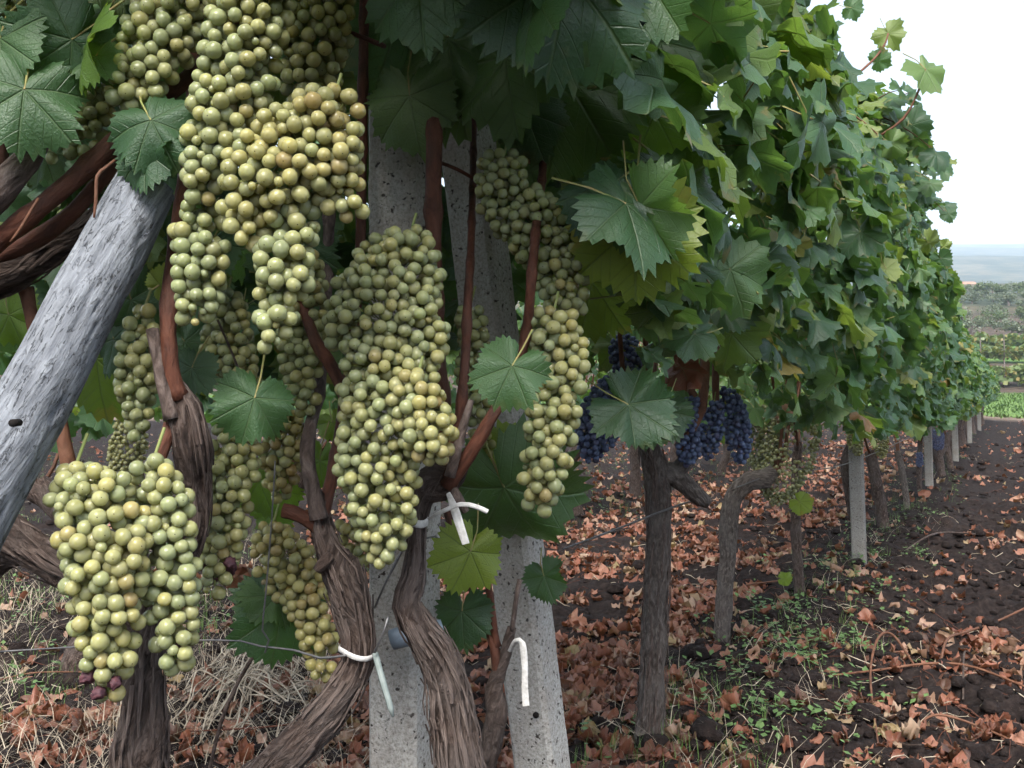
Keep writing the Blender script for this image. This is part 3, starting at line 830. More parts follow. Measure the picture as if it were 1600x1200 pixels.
# unseen leaves above the picture, added to shade the hollow and middle bunches
for _ in range(1900):
    Y = rng.uniform(.55, 2.3); w_ = rng.uniform(-.55, .30 if Y < .8 else .44); z = rng.uniform(1.34, 2.1)
    p = Vector((row_x(Y), Y, z)) + RN * w_
    if p.y < .3: continue
    if p.x < -.10 and p.y < .88: continue  # gap left so the sun reaches the bunches at the left
    u, v = proj(p)
    if -250 < u < 1850 and v > -130: continue
    s = rng.uniform(.05, .09); nor = Vector((0, 0, 1)) + rvec(.5); tip = RN * (1 if w_ > 0 else -1) + Vector((0, 0, -.7)) + rvec(.4)
    LEAVES.append((Matrix.Translation(p) @ frame(tip, nor) @ Matrix.Scale(s, 4), s, nearest_vine(max(Y, .9), 0), None))
# shoots reaching out of the hedge top against the sky
for (u, v, r, ang, roll, pit, Y) in [(1388, 52, 30, 150, 20, 10, 3.3), (1446, 108, 46, 165, -25, 20, 3.2), (1425, 195, 36, 120, 15, 10, 3.4), (1392, 165, 36, 200, -20, 25, 3.4), (1385, 300, 36, 140, 0, 10, 3.3),
                                     (1352, 318, 38, 205, 25, 5, 3.2), (1330, 12, 22, 100, 10, 0, 3.0), (1300, 70, 30, 190, -30, 10, 3.0), (1372, 95, 22, 60, 10, 30, 3.3), (1310, 150, 34, 170, 10, 15, 3.1), (1400, 225, 32, 160, 30, 20, 3.5),
                                     (1455, 410, 22, 120, 0, 10, 6.0), (1475, 385, 15, 60, 20, 10, 6.2), (1440, 365, 17, 40, 0, 0, 6.0)]:
    LEAVES.append((Matrix.Translation(P(u, v, Y)) @ view_frame(ang, roll, pit) @ Matrix.Scale(r / F * Y, 4), r / F * Y, nearest_vine(Y, 0), MID[int(u) % 6]))
# leaves that stand out near the camera: (u, v of the stalk joint, tip radius px, tip angle, roll, pitch, depth, mesh)
H0, H1, H2, H3, H4 = HERO[:5]; B0, B1, B2 = HEROB
HL = [(655, -45, 122, 176, 12, 12, .98, H0), (885, -50, 185, 188, -14, 8, .97, HERO[5]), (838, -8, 110, 196, 58, 5, .95, H0), (1015, -25, 105, 196, 10, 10, 1.06, H2),
      (978, 318, 118, 118, -44, -6, 1.12, H1), (1000, 322, 96, 150, 38, -4, 1.13, H2), (955, 290, 90, 215, 25, 20, 1.14, H3), (992, 350, 125, 182, 14, -12, 1.16, B0), (1062, 285, 105, 160, -35, 12, 1.25, H0), (1022, 175, 100, 150, 10, -15, 1.3, B2),
      (236, 188, 84, 152, -12, 12, .93, H3), (226, 236, 66, 172, 18, 14, .94, H2), (112, 62, 100, 236, -28, 10, .96, H1), (138, 60, 90, 200, 62, 0, .94, B1), (150, 88, 55, 190, 20, 20, .95, H4),
      (38, 140, 105, 186, -20, 16, .93, H1), (0, 60, 95, 170, 20, 16, .95, H0), (800, 572, 72, 205, 12, 14, 1.0, H1), (398, 622, 74, 196, -14, 16, 1.0, H3), (982, 632, 82, 128, -20, 14, 1.25, H2),
      (788, 762, 142, 158, 16, -14, 1.45, H3), (800, 735, 100, 215, 10, -10, 1.5, B1), (735, 862, 70, 205, -18, 10, 1.22, B0), (722, 955, 60, 176, 20, 12, 1.3, H0), (440, 952, 92, 190, -24, 14, 1.24, H1), (432, 930, 60, 262, 20, 30, 1.24, H2),
      (150, 560, 108, 186, 12, -14, 1.3, B0), (205, 468, 86, 170, 22, -14, 1.22, H1), (178, 530, 70, 150, 20, 10, 1.25, H4), (14, 492, 66, 170, 12, -12, 1.2, B2), (850, 900, 44, 150, 20, 24, 1.5, H2),
      (405, 752, 74, 168, 10, -14, 1.55, B1), (500, 720, 52, 190, 20, -18, 1.55, B0), (425, 800, 46, 220, 0, -10, 1.6, B2), (300, 575, 54, 190, 14, 12, 1.08, H4), (822, 175, 76, 160, 12, 10, 1.3, H0),
      (835, 205, 70, 120, 30, -20, 1.4, B1), (1132, 478, 60, 100, -16, 16, 1.9, H2), (1010, 485, 50, 170, 55, 10, 1.4, H0), (550, 58, 46, 168, 24, -16, 1.4, B1), (1035, 640, 60, 205, 14, 14, 1.7, H0),
      (1000, 60, 120, 150, 30, 20, 1.4, H3), (925, 440, 100, 200, 20, -20, 1.5, B0), (1080, 410, 70, 170, -30, 15, 1.6, H1), (250, 445, 34, 60, 10, 10, 1.05, B1), (70, 240, 60, 200, 30, 10, 1.1, H4),
      (700, 60, 150, 170, 10, 20, 1.25, H3), (620, 40, 120, 200, -20, 20, 1.28, H0), (790, 90, 140, 170, 20, 20, 1.22, H4), (890, 130, 150, 150, 10, 20, 1.3, H3), (640, 150, 90, 170, 10, 10, 1.22, H0),
      (475, 385, 66, 170, 10, 10, 1.25, H1), (1250, 785, 22, 130, 10, 10, 4.0, B0), (1225, 905, 14, 90, 10, 10, 4.0, B1), (520, 660, 34, 160, 0, 10, 1.6, B2), (1058, 500, 40, 170, 20, 10, 2.3, DRY[1]), (1075, 470, 34, 200, -20, 10, 2.3, DRY[3]), (1066, 575, 42, 110, 10, 20, 2.2, DRY[0]), (1082, 535, 30, 180, 10, 10, 2.3, DRY[5]), (1240, 640, 20, 180, 10, 10, 3.6, DRY[2]), (1050, 455, 30, 150, 0, 0, 2.35, DRY[4]), (840, 232, 40, 170, 0, 0, 1.35, DRY[2]), (372, 900, 34, 170, 10, 10, 1.5, DRY[3]), (1165, 300, 14, 170, 0, 0, 2.4, DRY[1]), (330, 380, 60, 200, 0, 10, 1.15, H0)]
for (u, v, r, ang, roll, pit, Y, me) in HL:
    LEAVES.append((Matrix.Translation(P(u, v, Y)) @ view_frame(ang, roll, pit) @ Matrix.Scale(r / F * Y, 4), r / F * Y, nearest_vine(Y, 0), me))

# loose shoots standing out of the hedge, each with its row of leaves
def loose_shoots():
    r_ = random.Random(404)
    for i in range(46):
        Y = r_.choice([r_.uniform(2.2, 4.8), r_.uniform(3.4, 5.0), r_.uniform(3, 8)])
        zt = float(np.interp(Y, TOPY, TOPZ)); z = r_.uniform(1.25, zt) if r_.random() < .6 else zt - .1
        w0 = .34; p = Vector((row_x(Y), Y, z)) + RN * w0
        d_ = (RN * r_.uniform(.3, 1.0) + Vector((0, 0, r_.uniform(-.3, .9))) + RD * r_.uniform(-.6, .6)).normalized()
        L = r_.uniform(.10, .26) * (.6 if Y < 3.4 else 1); pts = []; n = 5
        for j in range(n):
            t = j / (n - 1); pts.append((p + d_ * L * t - Vector((0, 0, .16 * t * t * L / .4)), .0032 * (1 - .6 * t)))
        vn = nearest_vine(Y, 0); vn.wood('shoot', pts, M_petiole if i % 2 else M_caneo, seed=i, sides=6, step=.04)
        for j in range(1, n):
            q = pts[j][0]; s = r_.uniform(.045, .085) * (1.1 - .35 * j / n)
            side = RD * (1 if j % 2 else -1)
            tip = side * .8 + Vector((0, 0, -.6)) + d_ * .4 + rvec(.25); nor = RN * .5 + Vector((0, -.3, .7)) + rvec(.35)
            q = q + tip.normalized() * s * .5
            LEAVES.append((Matrix.Translation(q) @ frame(tip, nor) @ Matrix.Scale(s, 4), s, vn, None))
loose_shoots()

def build_leaves():
    # which leaves the camera can see: rays against all leaves as small plates
    V, Fs = [], []
    for (M, s, vn, me) in LEAVES:
        o = len(V)
        for q in ((-.7, .1, 0), (0, -.45, 0), (.7, .1, 0), (0, .9, 0)): V.append(M @ Vector(q))
        Fs.append([o, o + 1, o + 2, o + 3])
    bvh = BVHTree.FromPolygons(V, Fs)
    eye = Vector((0, 0, CH))
    per = {}
    for i, (M, s, vn, me) in enumerate(LEAVES):
        hits = 0
        for q in ((0, .2, 0), (.35, .3, 0), (-.35, .3, 0), (0, .6, 0), (0, -.1, 0)):
            p = M @ Vector(q); u, v = proj(p)
            if not (-10 < u < 1610 and -10 < v < 1210): continue
            d = p - eye; r = bvh.ray_cast(eye, d.normalized(), d.length + .01)
            if r[0] is None or r[2] == i or r[3] > d.length - .004: hits += 1
        sz = s * F / max(M.translation.y, .3)
        per.setdefault(vn, []).append((hits * sz * (1 if sz * 1.6 >= 10 else .01) + (1e6 if me in HERO or me in HEROB else 0), i))
    for vn, lst in per.items():
        lst.sort(reverse=True); jm, jp = [], []
        pet = Buf(); npet = 0
        for rank, (score, i) in enumerate(lst):
            M, s, _, me = LEAVES[i]
            if score > 8 and rank < vn.maxleaf:
                vn.leaf(me or MID[i % 6], M)
            else:
                jm.append(M); jp.append(MIDJ[i % 3])
            if M.translation.y < 6.5:
                p0 = M.translation; zl = (M.to_3x3() @ Vector((0, 0, 1))).normalized(); yl = (M.to_3x3() @ Vector((0, 1, 0))).normalized()
                e = p0 - yl * s * .9 - zl * s * .5 + Vector((0, 0, .2 * s)); mdl = p0 - yl * s * .5 - zl * s * .1
                rr = max(.0011, s * .017)
                v, f, uv = tube([(p0, rr), (mdl, rr), (e, rr * 1.2)], sides=4, step=.5, cap=False)
                pet.add(v, f, uv)
        if jm:
            o = link('foliage', join_instances('foliage', jp, jm, M_leafj)); child(o, vn.o, vn.base); kind(o, 'stuff')
        if pet.v:
            o = link('leaf_stalks', pet.mesh('leaf_stalks', M_petiole)); child(o, vn.o, vn.base); kind(o, 'stuff')
build_leaves()

# long shoots running through the hedge
for i, (pts, lab) in enumerate([
        ([(1060, 70, 4, 2.2), (1130, 110, 4.5, 2.3), (1200, 160, 4.5, 2.5), (1270, 190, 4, 2.7), (1310, 205, 2.5, 2.8)], 0),
        ([(1370, 215, 2, 3.25), (1412, 185, 1.8, 3.22), (1436, 140, 1.5, 3.2), (1446, 108, 1.2, 3.2)], 0),
        ([(1335, 120, 2, 3.2), (1368, 90, 1.8, 3.28), (1384, 66, 1.5, 3.3), (1388, 52, 1.2, 3.3)], 0),
        ([(1060, 700, 7, 2.5), (1095, 640, 8, 2.5), (1102, 560, 8, 2.55), (1108, 470, 7, 2.6)], 0),
        ([(1120, 650, 5, 2.6), (1118, 580, 6, 2.6), (1125, 500, 6, 2.65), (1140, 420, 5, 2.7)], 0),
        ([(1085, 620, 5, 2.5), (1060, 560, 6, 2.5), (1070, 480, 6, 2.5), (1060, 420, 5, 2.5)], 0)]):
    vn = nearest_vine(2.53, 0)
    vn.wood('cane', px(pts), M_caneo, seed=300 + i, sides=8, step=.03, rough=.06, nodes=.1)
# ------------------------------------------------------------------ bunches of grapes
def sphere_mesh(name, mat, seg=18, rng_=11, sy=1.0, seed=0, lump=0.0):
    V = [(0, 0, sy)]
    for i in range(1, rng_):
        th = math.pi * i / rng_
        for j in range(seg):
            ph = 2 * math.pi * j / seg
            v = Vector((math.sin(th) * math.cos(ph), math.sin(th) * math.sin(ph), math.cos(th) * sy))
            if lump: v *= 1 + lump * noise.noise(v * 2.3 + Vector((seed, 0, 0)))
            V.append(tuple(v))
    V.append((0, 0, -sy)); n = len(V) - 1
    Fs = [[0, 1 + j, 1 + (j + 1) % seg] for j in range(seg)]
    for i in range(rng_ - 2):
        for j in range(seg):
            a = 1 + i * seg + j; b_ = 1 + i * seg + (j + 1) % seg
            Fs.append([a, a + seg, b_ + seg, b_])
    l = 1 + (rng_ - 2) * seg
    Fs += [[l + j, n, l + (j + 1) % seg] for j in range(seg)]
    return mesh(name, V, Fs, [(p[0], p[1]) for p in V], True, [mat])
GR = [sphere_mesh('grape', M_grape, 22, 13, s, i, .07) for i, s in enumerate((1.0, 1.04, .97))]
GRB = [sphere_mesh('blue_grape', M_blue, 14, 9, s, i, .05) for i, s in enumerate((1.0, 1.03))]
GRS = sphere_mesh('small_grape', M_grape, 10, 7)
GRBS = sphere_mesh('small_blue_grape', M_blue, 10, 7)
RAIS = sphere_mesh('shrivelled_grape', M_shrivel, 16, 11, 1.0, 3, .55)

BUNCHES = []
def pack(spine, d, r_, dense=1.0):
    """grape centres round a chain of balls. spine: [(Vector, r)]"""
    sp = catmull(spine, d * .35)
    C = np.array([list(q) for q, _ in sp]); RR = np.array([r for _, r in sp])
    zlen = len(C)
    n = int(6000 * dense)
    k = r_.integers(0, zlen, n)
    dirs = r_.normal(0, 1, (n, 3)); dirs /= np.linalg.norm(dirs, axis=1)[:, None]
    rad = RR[k] * r_.random(n) ** .45
    rad = np.minimum(rad, np.maximum(RR[k] - d * .42, 0) * (1 + r_.normal(0, .06, n)))
    pts = C[k] + dirs * rad[:, None] * np.array([1, .72, 1])
    # signed depth under the chain's surface
    D = np.linalg.norm((pts[:, None, :] - C[None, :, :]) / np.array([1, .72, 1]), axis=2) - RR[None, :]
    sd = D.min(1)
    near = D.argmin(1)
    shell = sd > -.62 * d
    front = pts[:, 1] < C[near, 1] + .25 * RR[near]
    val = np.array([noise.noise(Vector(q) * (.9 / d)) + .5 * noise.noise(Vector(q) * (.4 / d)) for q in pts])
    ok = front & (sd > -1.9 * d) & (sd < -(.40 + 1.5 * np.maximum(0, val)) * d)
    order = np.concatenate([np.flatnonzero(shell & ok), np.flatnonzero(~shell & ok)])
    A = np.empty((0, 3)); sizes = []
    for i in order:
        s = d * r_.uniform(.88, 1.10)
        if r_.random() < .025: s = d * r_.uniform(.45, .7)
        if len(A):
            dist = np.linalg.norm(A - pts[i], axis=1)
            if (dist < .385 * (np.array(sizes) + s)).any(): continue
        A = np.vstack([A, pts[i]]); sizes.append(s)
    # let them press against one another, held together by the bunch's outline
    sizes = np.array(sizes); F3 = np.array([1, .72, 1])
    for it in range(16):
        dv = A[:, None] - A[None]; dist = np.linalg.norm(dv, axis=2) + 1e-9
        tgt = .445 * (sizes[:, None] + sizes[None]); ov = np.maximum(0, tgt - dist); np.fill_diagonal(ov, 0)
        A = A + .32 * (dv / dist[..., None] * ov[..., None]).sum(1)
        D = np.linalg.norm((A[:, None, :] - C[None]) / F3, axis=2) - RR[None]; k2 = D.argmin(1); sd2 = D.min(1)
        over = np.maximum(0, sd2 + .36 * d); v_ = C[k2] - A
        A = A + v_ / (np.linalg.norm(v_, axis=1)[:, None] + 1e-9) * (over * .8)[:, None]
    acc = [(Vector(A[i]), float(sizes[i]), Vector(C[k2[i]])) for i in range(len(A))]
    return acc, sp

def bunch(spine, label, d=.0148, tint='green', blue=False, small=False, seed=0, raisins=0, gold=.15, stem=None, dense=1.0):
    """a bunch: spine [(u, v, r_px, Y)]"""
    r_ = np.random.default_rng(900 + seed)
    pts = [(q, r * 1.06) for q, r in px(spine)]
    g, sp = pack(pts, d, r_, dense)
    BUNCHES.append(dict(g=g, sp=sp, label=label, blue=blue, small=small, seed=seed, raisins=raisins, gold=gold, d=d, stem=stem))

Y1 = .93
bunch([(410, -45, 65, Y1), (385, 40, 66, Y1), (370, 120, 66, Y1), (345, 190, 56, Y1), (322, 260, 40, Y1), (312, 305, 24, Y1)], 'long pale bunch at the top, its foot hanging before the strut end', seed=1, gold=.12)
bunch([(520, 185, 52, Y1), (480, 225, 80, .92), (430, 265, 82, .92), (395, 320, 54, .92), (388, 362, 34, .92)], 'broad golden bunch at upper centre left', seed=2, gold=.55)
bunch([(520, 255, 45, Y1), (530, 300, 44, Y1), (555, 322, 24, Y1)], 'small golden side bunch touching the near post', seed=22, gold=.5)
bunch([(455, 335, 46, .93), (445, 400, 50, .92), (440, 455, 46, .92), (428, 505, 32, .92), (413, 538, 17, .92)], 'brightly lit cream bunch tapering to a single grape', seed=3, gold=.1)
bunch([(318, 330, 36, .95), (312, 380, 46, .95), (310, 440, 44, .95), (303, 485, 30, .95)], 'small pale bunch hanging right of the strut', seed=4, gold=.05)
bunch([(285, -25, 60, .97), (250, 55, 62, .97), (222, 115, 48, .96), (198, 155, 28, .96)], 'green bunch at the top left, above the dark leaf', seed=5, gold=.18)
bunch([(90, -40, 44, 1.04), (78, 8, 34, 1.04), (72, 35, 18, 1.04)], 'small bunch cut by the top edge near the left corner', seed=6, gold=.2)
bunch([(15, -30, 40, 1.02), (15, 30, 34, 1.02), (18, 60, 20, 1.02)], 'dim bunch in the top left corner', seed=7, gold=.25)
bunch([(500, -40, 60, 1.06), (490, 40, 62, 1.06), (485, 110, 50, 1.06), (480, 150, 30, 1.06)], 'shaded bunch behind the golden one at the top', seed=8, gold=.3)
bunch([(140, 100, 38, 1.07), (135, 160, 45, 1.07), (130, 215, 30, 1.07), (90, 235, 25, 1.07)], 'dark bunch behind the canes at the upper left', seed=9, gold=.1)
bunch([(468, 420, 38, 1.18), (474, 480, 42, 1.17), (470, 545, 38, 1.16), (474, 600, 32, 1.15), (478, 642, 18, 1.15)], 'shaded green bunch between the cream bunch and the central one', seed=10, gold=.05)
bunch([(350, 490, 40, 1.2), (355, 545, 44, 1.19), (375, 600, 34, 1.18), (392, 636, 18, 1.18)], 'dark bunch above the single dark leaf at left centre', seed=11, gold=.08)
bunch([(640, 395, 44, 1.10), (612, 450, 82, 1.09), (600, 505, 92, 1.08), (640, 530, 62, 1.07), (610, 560, 60, 1.08)], 'wide shaded green bunch at the upper centre, on the near post', d=.0142, seed=12, gold=.12)
bunch([(600, 575, 72, 1.07), (612, 640, 84, 1.06), (590, 710, 66, 1.06), (598, 770, 58, 1.06), (602, 820, 46, 1.06), (598, 862, 26, 1.06)], 'largest green bunch, hanging down the centre of the near post', d=.0142, seed=13, gold=.22)
bunch([(650, 625, 48, 1.03), (668, 670, 46, 1.02), (680, 705, 26, 1.03)], 'golden side bunch on the right of the largest bunch', d=.0142, seed=14, gold=.45)
bunch([(865, 515, 46, 1.16), (882, 570, 42, 1.16), (868, 630, 46, 1.15), (858, 690, 42, 1.15), (848, 745, 38, 1.15), (840, 788, 24, 1.15)], 'long narrow green bunch beside the toothed leaf, right of the posts', d=.016, seed=15, gold=.28)
bunch([(785, 275, 44, 1.24), (800, 320, 52, 1.24), (850, 370, 56, 1.23), (874, 430, 48, 1.22), (885, 478, 30, 1.21)], 'dim bunch under the canopy above the long narrow one', seed=16, gold=.08, d=.0148)
bunch([(735, 500, 26, 1.3), (742, 570, 30, 1.3), (745, 640, 26, 1.3)], 'dim thin bunch between the two posts', seed=17, gold=.05, d=.0148)
bunch([(118, 755, 36, .92), (150, 800, 72, .91), (160, 860, 72, .90), (165, 930, 64, .90), (166, 1000, 52, .90), (166, 1055, 36, .90), (172, 1090, 20, .90)], 'lowest bunch at the left, with shrivelled purple grapes at its foot', d=.0151, seed=18, gold=.3, raisins=4)
bunch([(240, 745, 40, .93), (245, 800, 58, .93), (262, 870, 50, .93), (268, 940, 46, .93), (272, 1000, 38, .93), (276, 1045, 22, .93)], 'pale bunch against the left trunk, beside the lowest bunch', d=.0151, seed=19, gold=.15, raisins=1)
bunch([(368, 690, 40, 1.12), (358, 750, 46, 1.11), (350, 810, 40, 1.1), (340, 870, 34, 1.1), (335, 915, 22, 1.1)], 'bunch right of the left trunk, some grapes dried dark', seed=20, gold=.25, raisins=4)
bunch([(425, 845, 34, 1.26), (445, 880, 48, 1.25), (475, 930, 40, 1.24), (495, 985, 32, 1.23), (502, 1035, 26, 1.23), (508, 1062, 14, 1.23)], 'yellow bunch against the second trunk, low at the centre left', seed=21, gold=.7, d=.0148)
bunch([(225, 505, 30, 1.14), (214, 570, 34, 1.14), (212, 625, 32, 1.14), (218, 668, 22, 1.14)], 'slim green bunch left of the knobbly left trunk', seed=23, gold=.2, d=.0158)
bunch([(450, 665, 34, 1.32), (440, 715, 36, 1.32), (435, 765, 22, 1.32)], 'backlit yellow green bunch below the dark leaf at left centre', seed=24, gold=.6)
bunch([(560, 800, 24, 1.3), (552, 835, 28, 1.3), (568, 865, 18, 1.3)], 'small golden bunch in the gap left of the near post', seed=25, gold=.6, d=.015)
bunch([(750, 690, 24, 1.5), (742, 725, 24, 1.5), (745, 748, 14, 1.5)], 'glimpse of a yellow bunch right of the gnarled trunk', seed=26, gold=.6, d=.015)
bunch([(205, 660, 24, 2.9), (200, 700, 30, 2.9), (190, 740, 22, 2.9), (195, 765, 12, 2.9)], 'distant yellow bunch showing left of the left trunk', seed=27, gold=.7, small=True)
bunch([(948, 612, 24, 2.45), (940, 650, 36, 2.45), (930, 684, 32, 2.45), (926, 712, 14, 2.45)], 'dark blue bunch, leftmost of the blue ones', blue=True, seed=31, d=.0165)
bunch([(975, 545, 24, 2.55), (985, 575, 30, 2.55), (1000, 600, 18, 2.55)], 'dim blue bunch under the leaves, highest of the blue ones', blue=True, seed=32)
bunch([(1082, 630, 14, 2.5), (1072, 665, 22, 2.5), (1076, 700, 20, 2.5), (1074, 722, 10, 2.5)], 'blue bunch left of the orange canes', blue=True, seed=33, d=.0158)
bunch([(1116, 640, 16, 2.55), (1112, 672, 20, 2.55), (1108, 705, 14, 2.55)], 'blue bunch at the orange canes, in the middle of the blue ones', blue=True, seed=34, d=.0158)
bunch([(1138, 615, 14, 2.6), (1146, 645, 22, 2.6), (1154, 682, 22, 2.6), (1158, 715, 12, 2.6)], 'bright blue bunch, rightmost of the near blue ones', blue=True, seed=35, d=.0158)
bunch([(1222, 650, 40, 3.7), (1232, 690, 50, 3.7), (1222, 735, 40, 3.7), (1212, 776, 16, 3.7)], 'broad white bunch in the middle distance, right of the blue ones', small=True, seed=36, gold=.35)
bunch([(1190, 660, 24, 3.75), (1192, 700, 28, 3.75), (1200, 735, 20, 3.75)], 'white bunch partly behind the broad one, beside the blue grapes', small=True, seed=37, gold=.15)
bunch([(1338, 665, 14, 5.0), (1336, 690, 13, 5.0), (1340, 705, 8, 5.0)], 'small yellow bunch above the bent trunk at the distant post', small=True, seed=38, gold=.7)
bunch([(1368, 660, 14, 5.9), (1375, 690, 14, 5.9), (1378, 710, 8, 5.9)], 'small yellow bunch right of the first distant post', small=True, seed=39, gold=.7)
bunch([(1436, 712, 6, 8.2), (1437, 724, 6, 8.2)], 'tiny blue bunch just before the second distant post', small=True, blue=True, seed=40)
bunch([(1464, 680, 11, 9.7), (1466, 695, 9, 9.7)], 'blue bunch just past the second distant post', small=True, blue=True, seed=41)

def build_bunches():
    # which grapes show: a small depth buffer of all grape discs
    W, H = 800, 600; S = .5
    zb = np.full((H, W), 1e9); ib = np.full((H, W), -1, dtype=int)
    allg = []
    for bi, B in enumerate(BUNCHES):
        for gi, (p, s, c_) in enumerate(B['g']): allg.append((bi, gi, p, s))
    for k, (bi, gi, p, s) in enumerate(allg):
        u, v = proj(p); u *= S; v *= S; r = s * .5 * F / p.y * S
        x0, x1, y0, y1 = int(max(0, u - r)), int(min(W - 1, u + r + 1)), int(max(0, v - r)), int(min(H - 1, v + r + 1))
        if x1 <= x0 or y1 <= y0: continue
        xx, yy = np.meshgrid(np.arange(x0, x1) + .5, np.arange(y0, y1) + .5)
        q = ((xx - u) ** 2 + (yy - v) ** 2) / (r * r)
        dep = p.y - s * .5 * np.sqrt(np.maximum(0, 1 - q))
        m = (q < 1) & (dep < zb[y0:y1, x0:x1])
        zb[y0:y1, x0:x1][m] = dep[m]; ib[y0:y1, x0:x1][m] = k
    cnt = np.bincount(ib[ib >= 0].ravel(), minlength=len(allg))
    k = 0
    r_ = random.Random(5)
    for B in BUNCHES:
        top = B['sp'][0][0]; base = top.copy()
        o = empty('grape_bunch', base); blue = B['blue']
        tag(o, B['label'], 'grapes', 'bunches of blue grapes' if blue else 'bunches of white grapes')
        inner_m, inner_p = [], []
        ped = Buf()
        stem_pts = [(top + Vector((.006, .012, .045)), .0017), (top + Vector((0, .004, .02)), .0016)] + [(q, .0014) for q, r in B['sp'][::3]]
        v, f, uv = tube(stem_pts, sides=6, step=.02, cap=False); ped.add(v, f, uv)
        low = sorted(range(len(B['g'])), key=lambda i: B['g'][i][0].z)[:max(10, B['raisins'] * 3)]
        low = [i for i in low if cnt[k + i] > 0]
        rais = set(r_.sample(low, min(B['raisins'], len(low)))) if B['raisins'] else set()
        gm = (GRB if blue else GR)
        for gi, (p, s, c_) in enumerate(B['g']):
            vis = cnt[k] >= 5; k += 1
            out = (p - c_); out = out.normalized() if out.length > 1e-5 else Vector((0, -1, 0))
            pole = (out + Vector((0, -.5, -.55)) + Vector((r_.gauss(0, .45), r_.gauss(0, .45), r_.gauss(0, .45)))).normalized()
            rot = (-pole).to_track_quat('Z', 'Y').to_matrix().to_4x4()
            M = Matrix.Translation(p - base) @ rot @ Matrix.Diagonal((s * .5 * r_.uniform(.93, 1.05), s * .5 * r_.uniform(.93, 1.05), s * .5 * r_.uniform(.95, 1.08), 1))
            if B['small']:
                inner_m.append(M); inner_p.append(GRBS if blue else GRS)
            elif vis:
                me = RAIS if gi in rais else gm[gi % len(gm)]
                g = bpy.data.objects.new('grape', me); COL.objects.link(g); g.parent = o
                g.matrix_basis = M if gi not in rais else M @ Matrix.Scale(.85, 4)
                t = B['gold'] * .85 + r_.gauss(0, .16) + .10 * out.x
                if r_.random() < .035: t += .4
                t = min(1, max(0, t))
                ca, cb, cc = (.345, .385, .185), (.48, .44, .17), (.43, .30, .11)
                q = t * 2
                col = [ca[i] + (cb[i] - ca[i]) * q for i in range(3)] if q < 1 else [cb[i] + (cc[i] - cb[i]) * (q - 1) for i in range(3)]
                f_ = r_.uniform(.85, 1.12)
                g.color = (col[0] * f_, col[1] * f_, col[2] * f_, 1)
                v, f, uv = tube([(c_ * .7 + p * .3, .0007), (p - out * s * .4, .0010)], sides=3, step=1, cap=False); ped.add(v, f, uv)
            else:
                inner_m.append(M); inner_p.append(GRBS if blue else GRS)
        if inner_m:
            me = join_instances('inner_grapes', inner_p, inner_m, M_blue if blue else M_grape)
            g = link('inner_grapes' if not B['small'] else 'grapes', me); g.parent = o; kind(g, 'stuff')
            t = B['gold']; g.color = (.31 + .12 * t, .335 + .07 * t, .18 - .01 * t, 1)
        st = link('stalk', ped.mesh('stalk', M_stalk)); child(st, o, base)
build_bunches()

# ------------------------------------------------------------------ ties, pipe, rods, wires
def ring_band(name, c, r, axis, width, label, mat=M_tie, tilt=0):
    t = axis.normalized(); x = t.orthogonal().normalized(); y = t.cross(x)
    V, Fs = [], []; n = 36; rr = random.Random(int(c.x * 1000))
    for i in range(n):
        an = 2 * math.pi * i / n; k = 1 + .04 * math.sin(3 * an + 1)
        d = x * math.cos(an) + y * math.sin(an); sh = t * (.002 * math.sin(an * 2 + 2))
        for (a_, b_) in ((0, -1), (1, -.9), (1.15, 0), (1, .9), (0, 1)):
            V.append(tuple(c + d * (r * k + .0009 * a_) + t * (width * .5 * b_) + sh))
    for i in range(n):
        for j in range(4):
            k = i * 5 + j; k2 = ((i + 1) % n) * 5 + j
            Fs.append([k, k2, k2 + 1, k + 1])
    o = link(name, mesh(name, V, Fs, None, True, [mat])); tag(o, label, 'tie'); return o
def ribbon(name, pts, wd, label, mat=M_tie, cat='tie', seed=0, nrm=(0, -1, 0)):
    """flat plastic strip: a thin closed band with creases along it"""
    sp = catmull([(p, 1) for p in pts], .006); V, Fs = [], []
    n0 = Vector(nrm)
    for i, (q, _) in enumerate(sp):
        t = (sp[min(i + 1, len(sp) - 1)][0] - sp[max(i - 1, 0)][0]).normalized()
        s = t.cross(n0); s = s.normalized(); nn = s.cross(t)
        wv = wd * (1 + .22 * noise.noise(Vector((i * .13, seed, 0)))) * (.55 + .45 * min(1, i / len(sp) * 2.5))
        for b_ in (-1, -.4, .2, 1):
            V.append(tuple(q + s * (b_ * wv * .5) + nn * (.0022 * noise.noise(Vector((i * .09, b_ * 3, seed))))))
        for b_ in (1, .2, -.4, -1):
            V.append(tuple(q + s * (b_ * wv * .5) - nn * (.0008 - .0022 * noise.noise(Vector((i * .09, b_ * 3, seed))))))
    for i in range(len(sp) - 1):
        for j in range(8):
            k = i * 8 + j; k2 = i * 8 + (j + 1) % 8
            Fs.append([k, k2, k2 + 8, k + 8])
    o = link(name, mesh(name, V, Fs, None, True, [mat])); tag(o, label, cat); return o
ring_band('plastic_tie', P(650, 814, 1.15), .0135, P(652, 780, 1.15) - P(650, 850, 1.15), .009, 'white plastic tie round the gnarled trunk, high on the near post')
ring_band('plastic_tie', P(559, 1018, 1.14), .0205, P(563, 980, 1.14) - P(553, 1052, 1.14), .006, 'cream plastic tie holding the second trunk to the near post')
ribbon('plastic_ribbon', [P(700, 770, 1.13), P(710, 795, 1.11), P(720, 825, 1.10), P(728, 850, 1.10)], .009, 'white plastic strip hanging beside the gnarled trunk', seed=1)
ribbon('plastic_ribbon', [P(668, 812, 1.12), P(690, 800, 1.1), P(720, 788, 1.09), P(745, 792, 1.09), P(762, 800, 1.09)], .005, 'loose white tie end sticking out right of the gnarled trunk', seed=2)
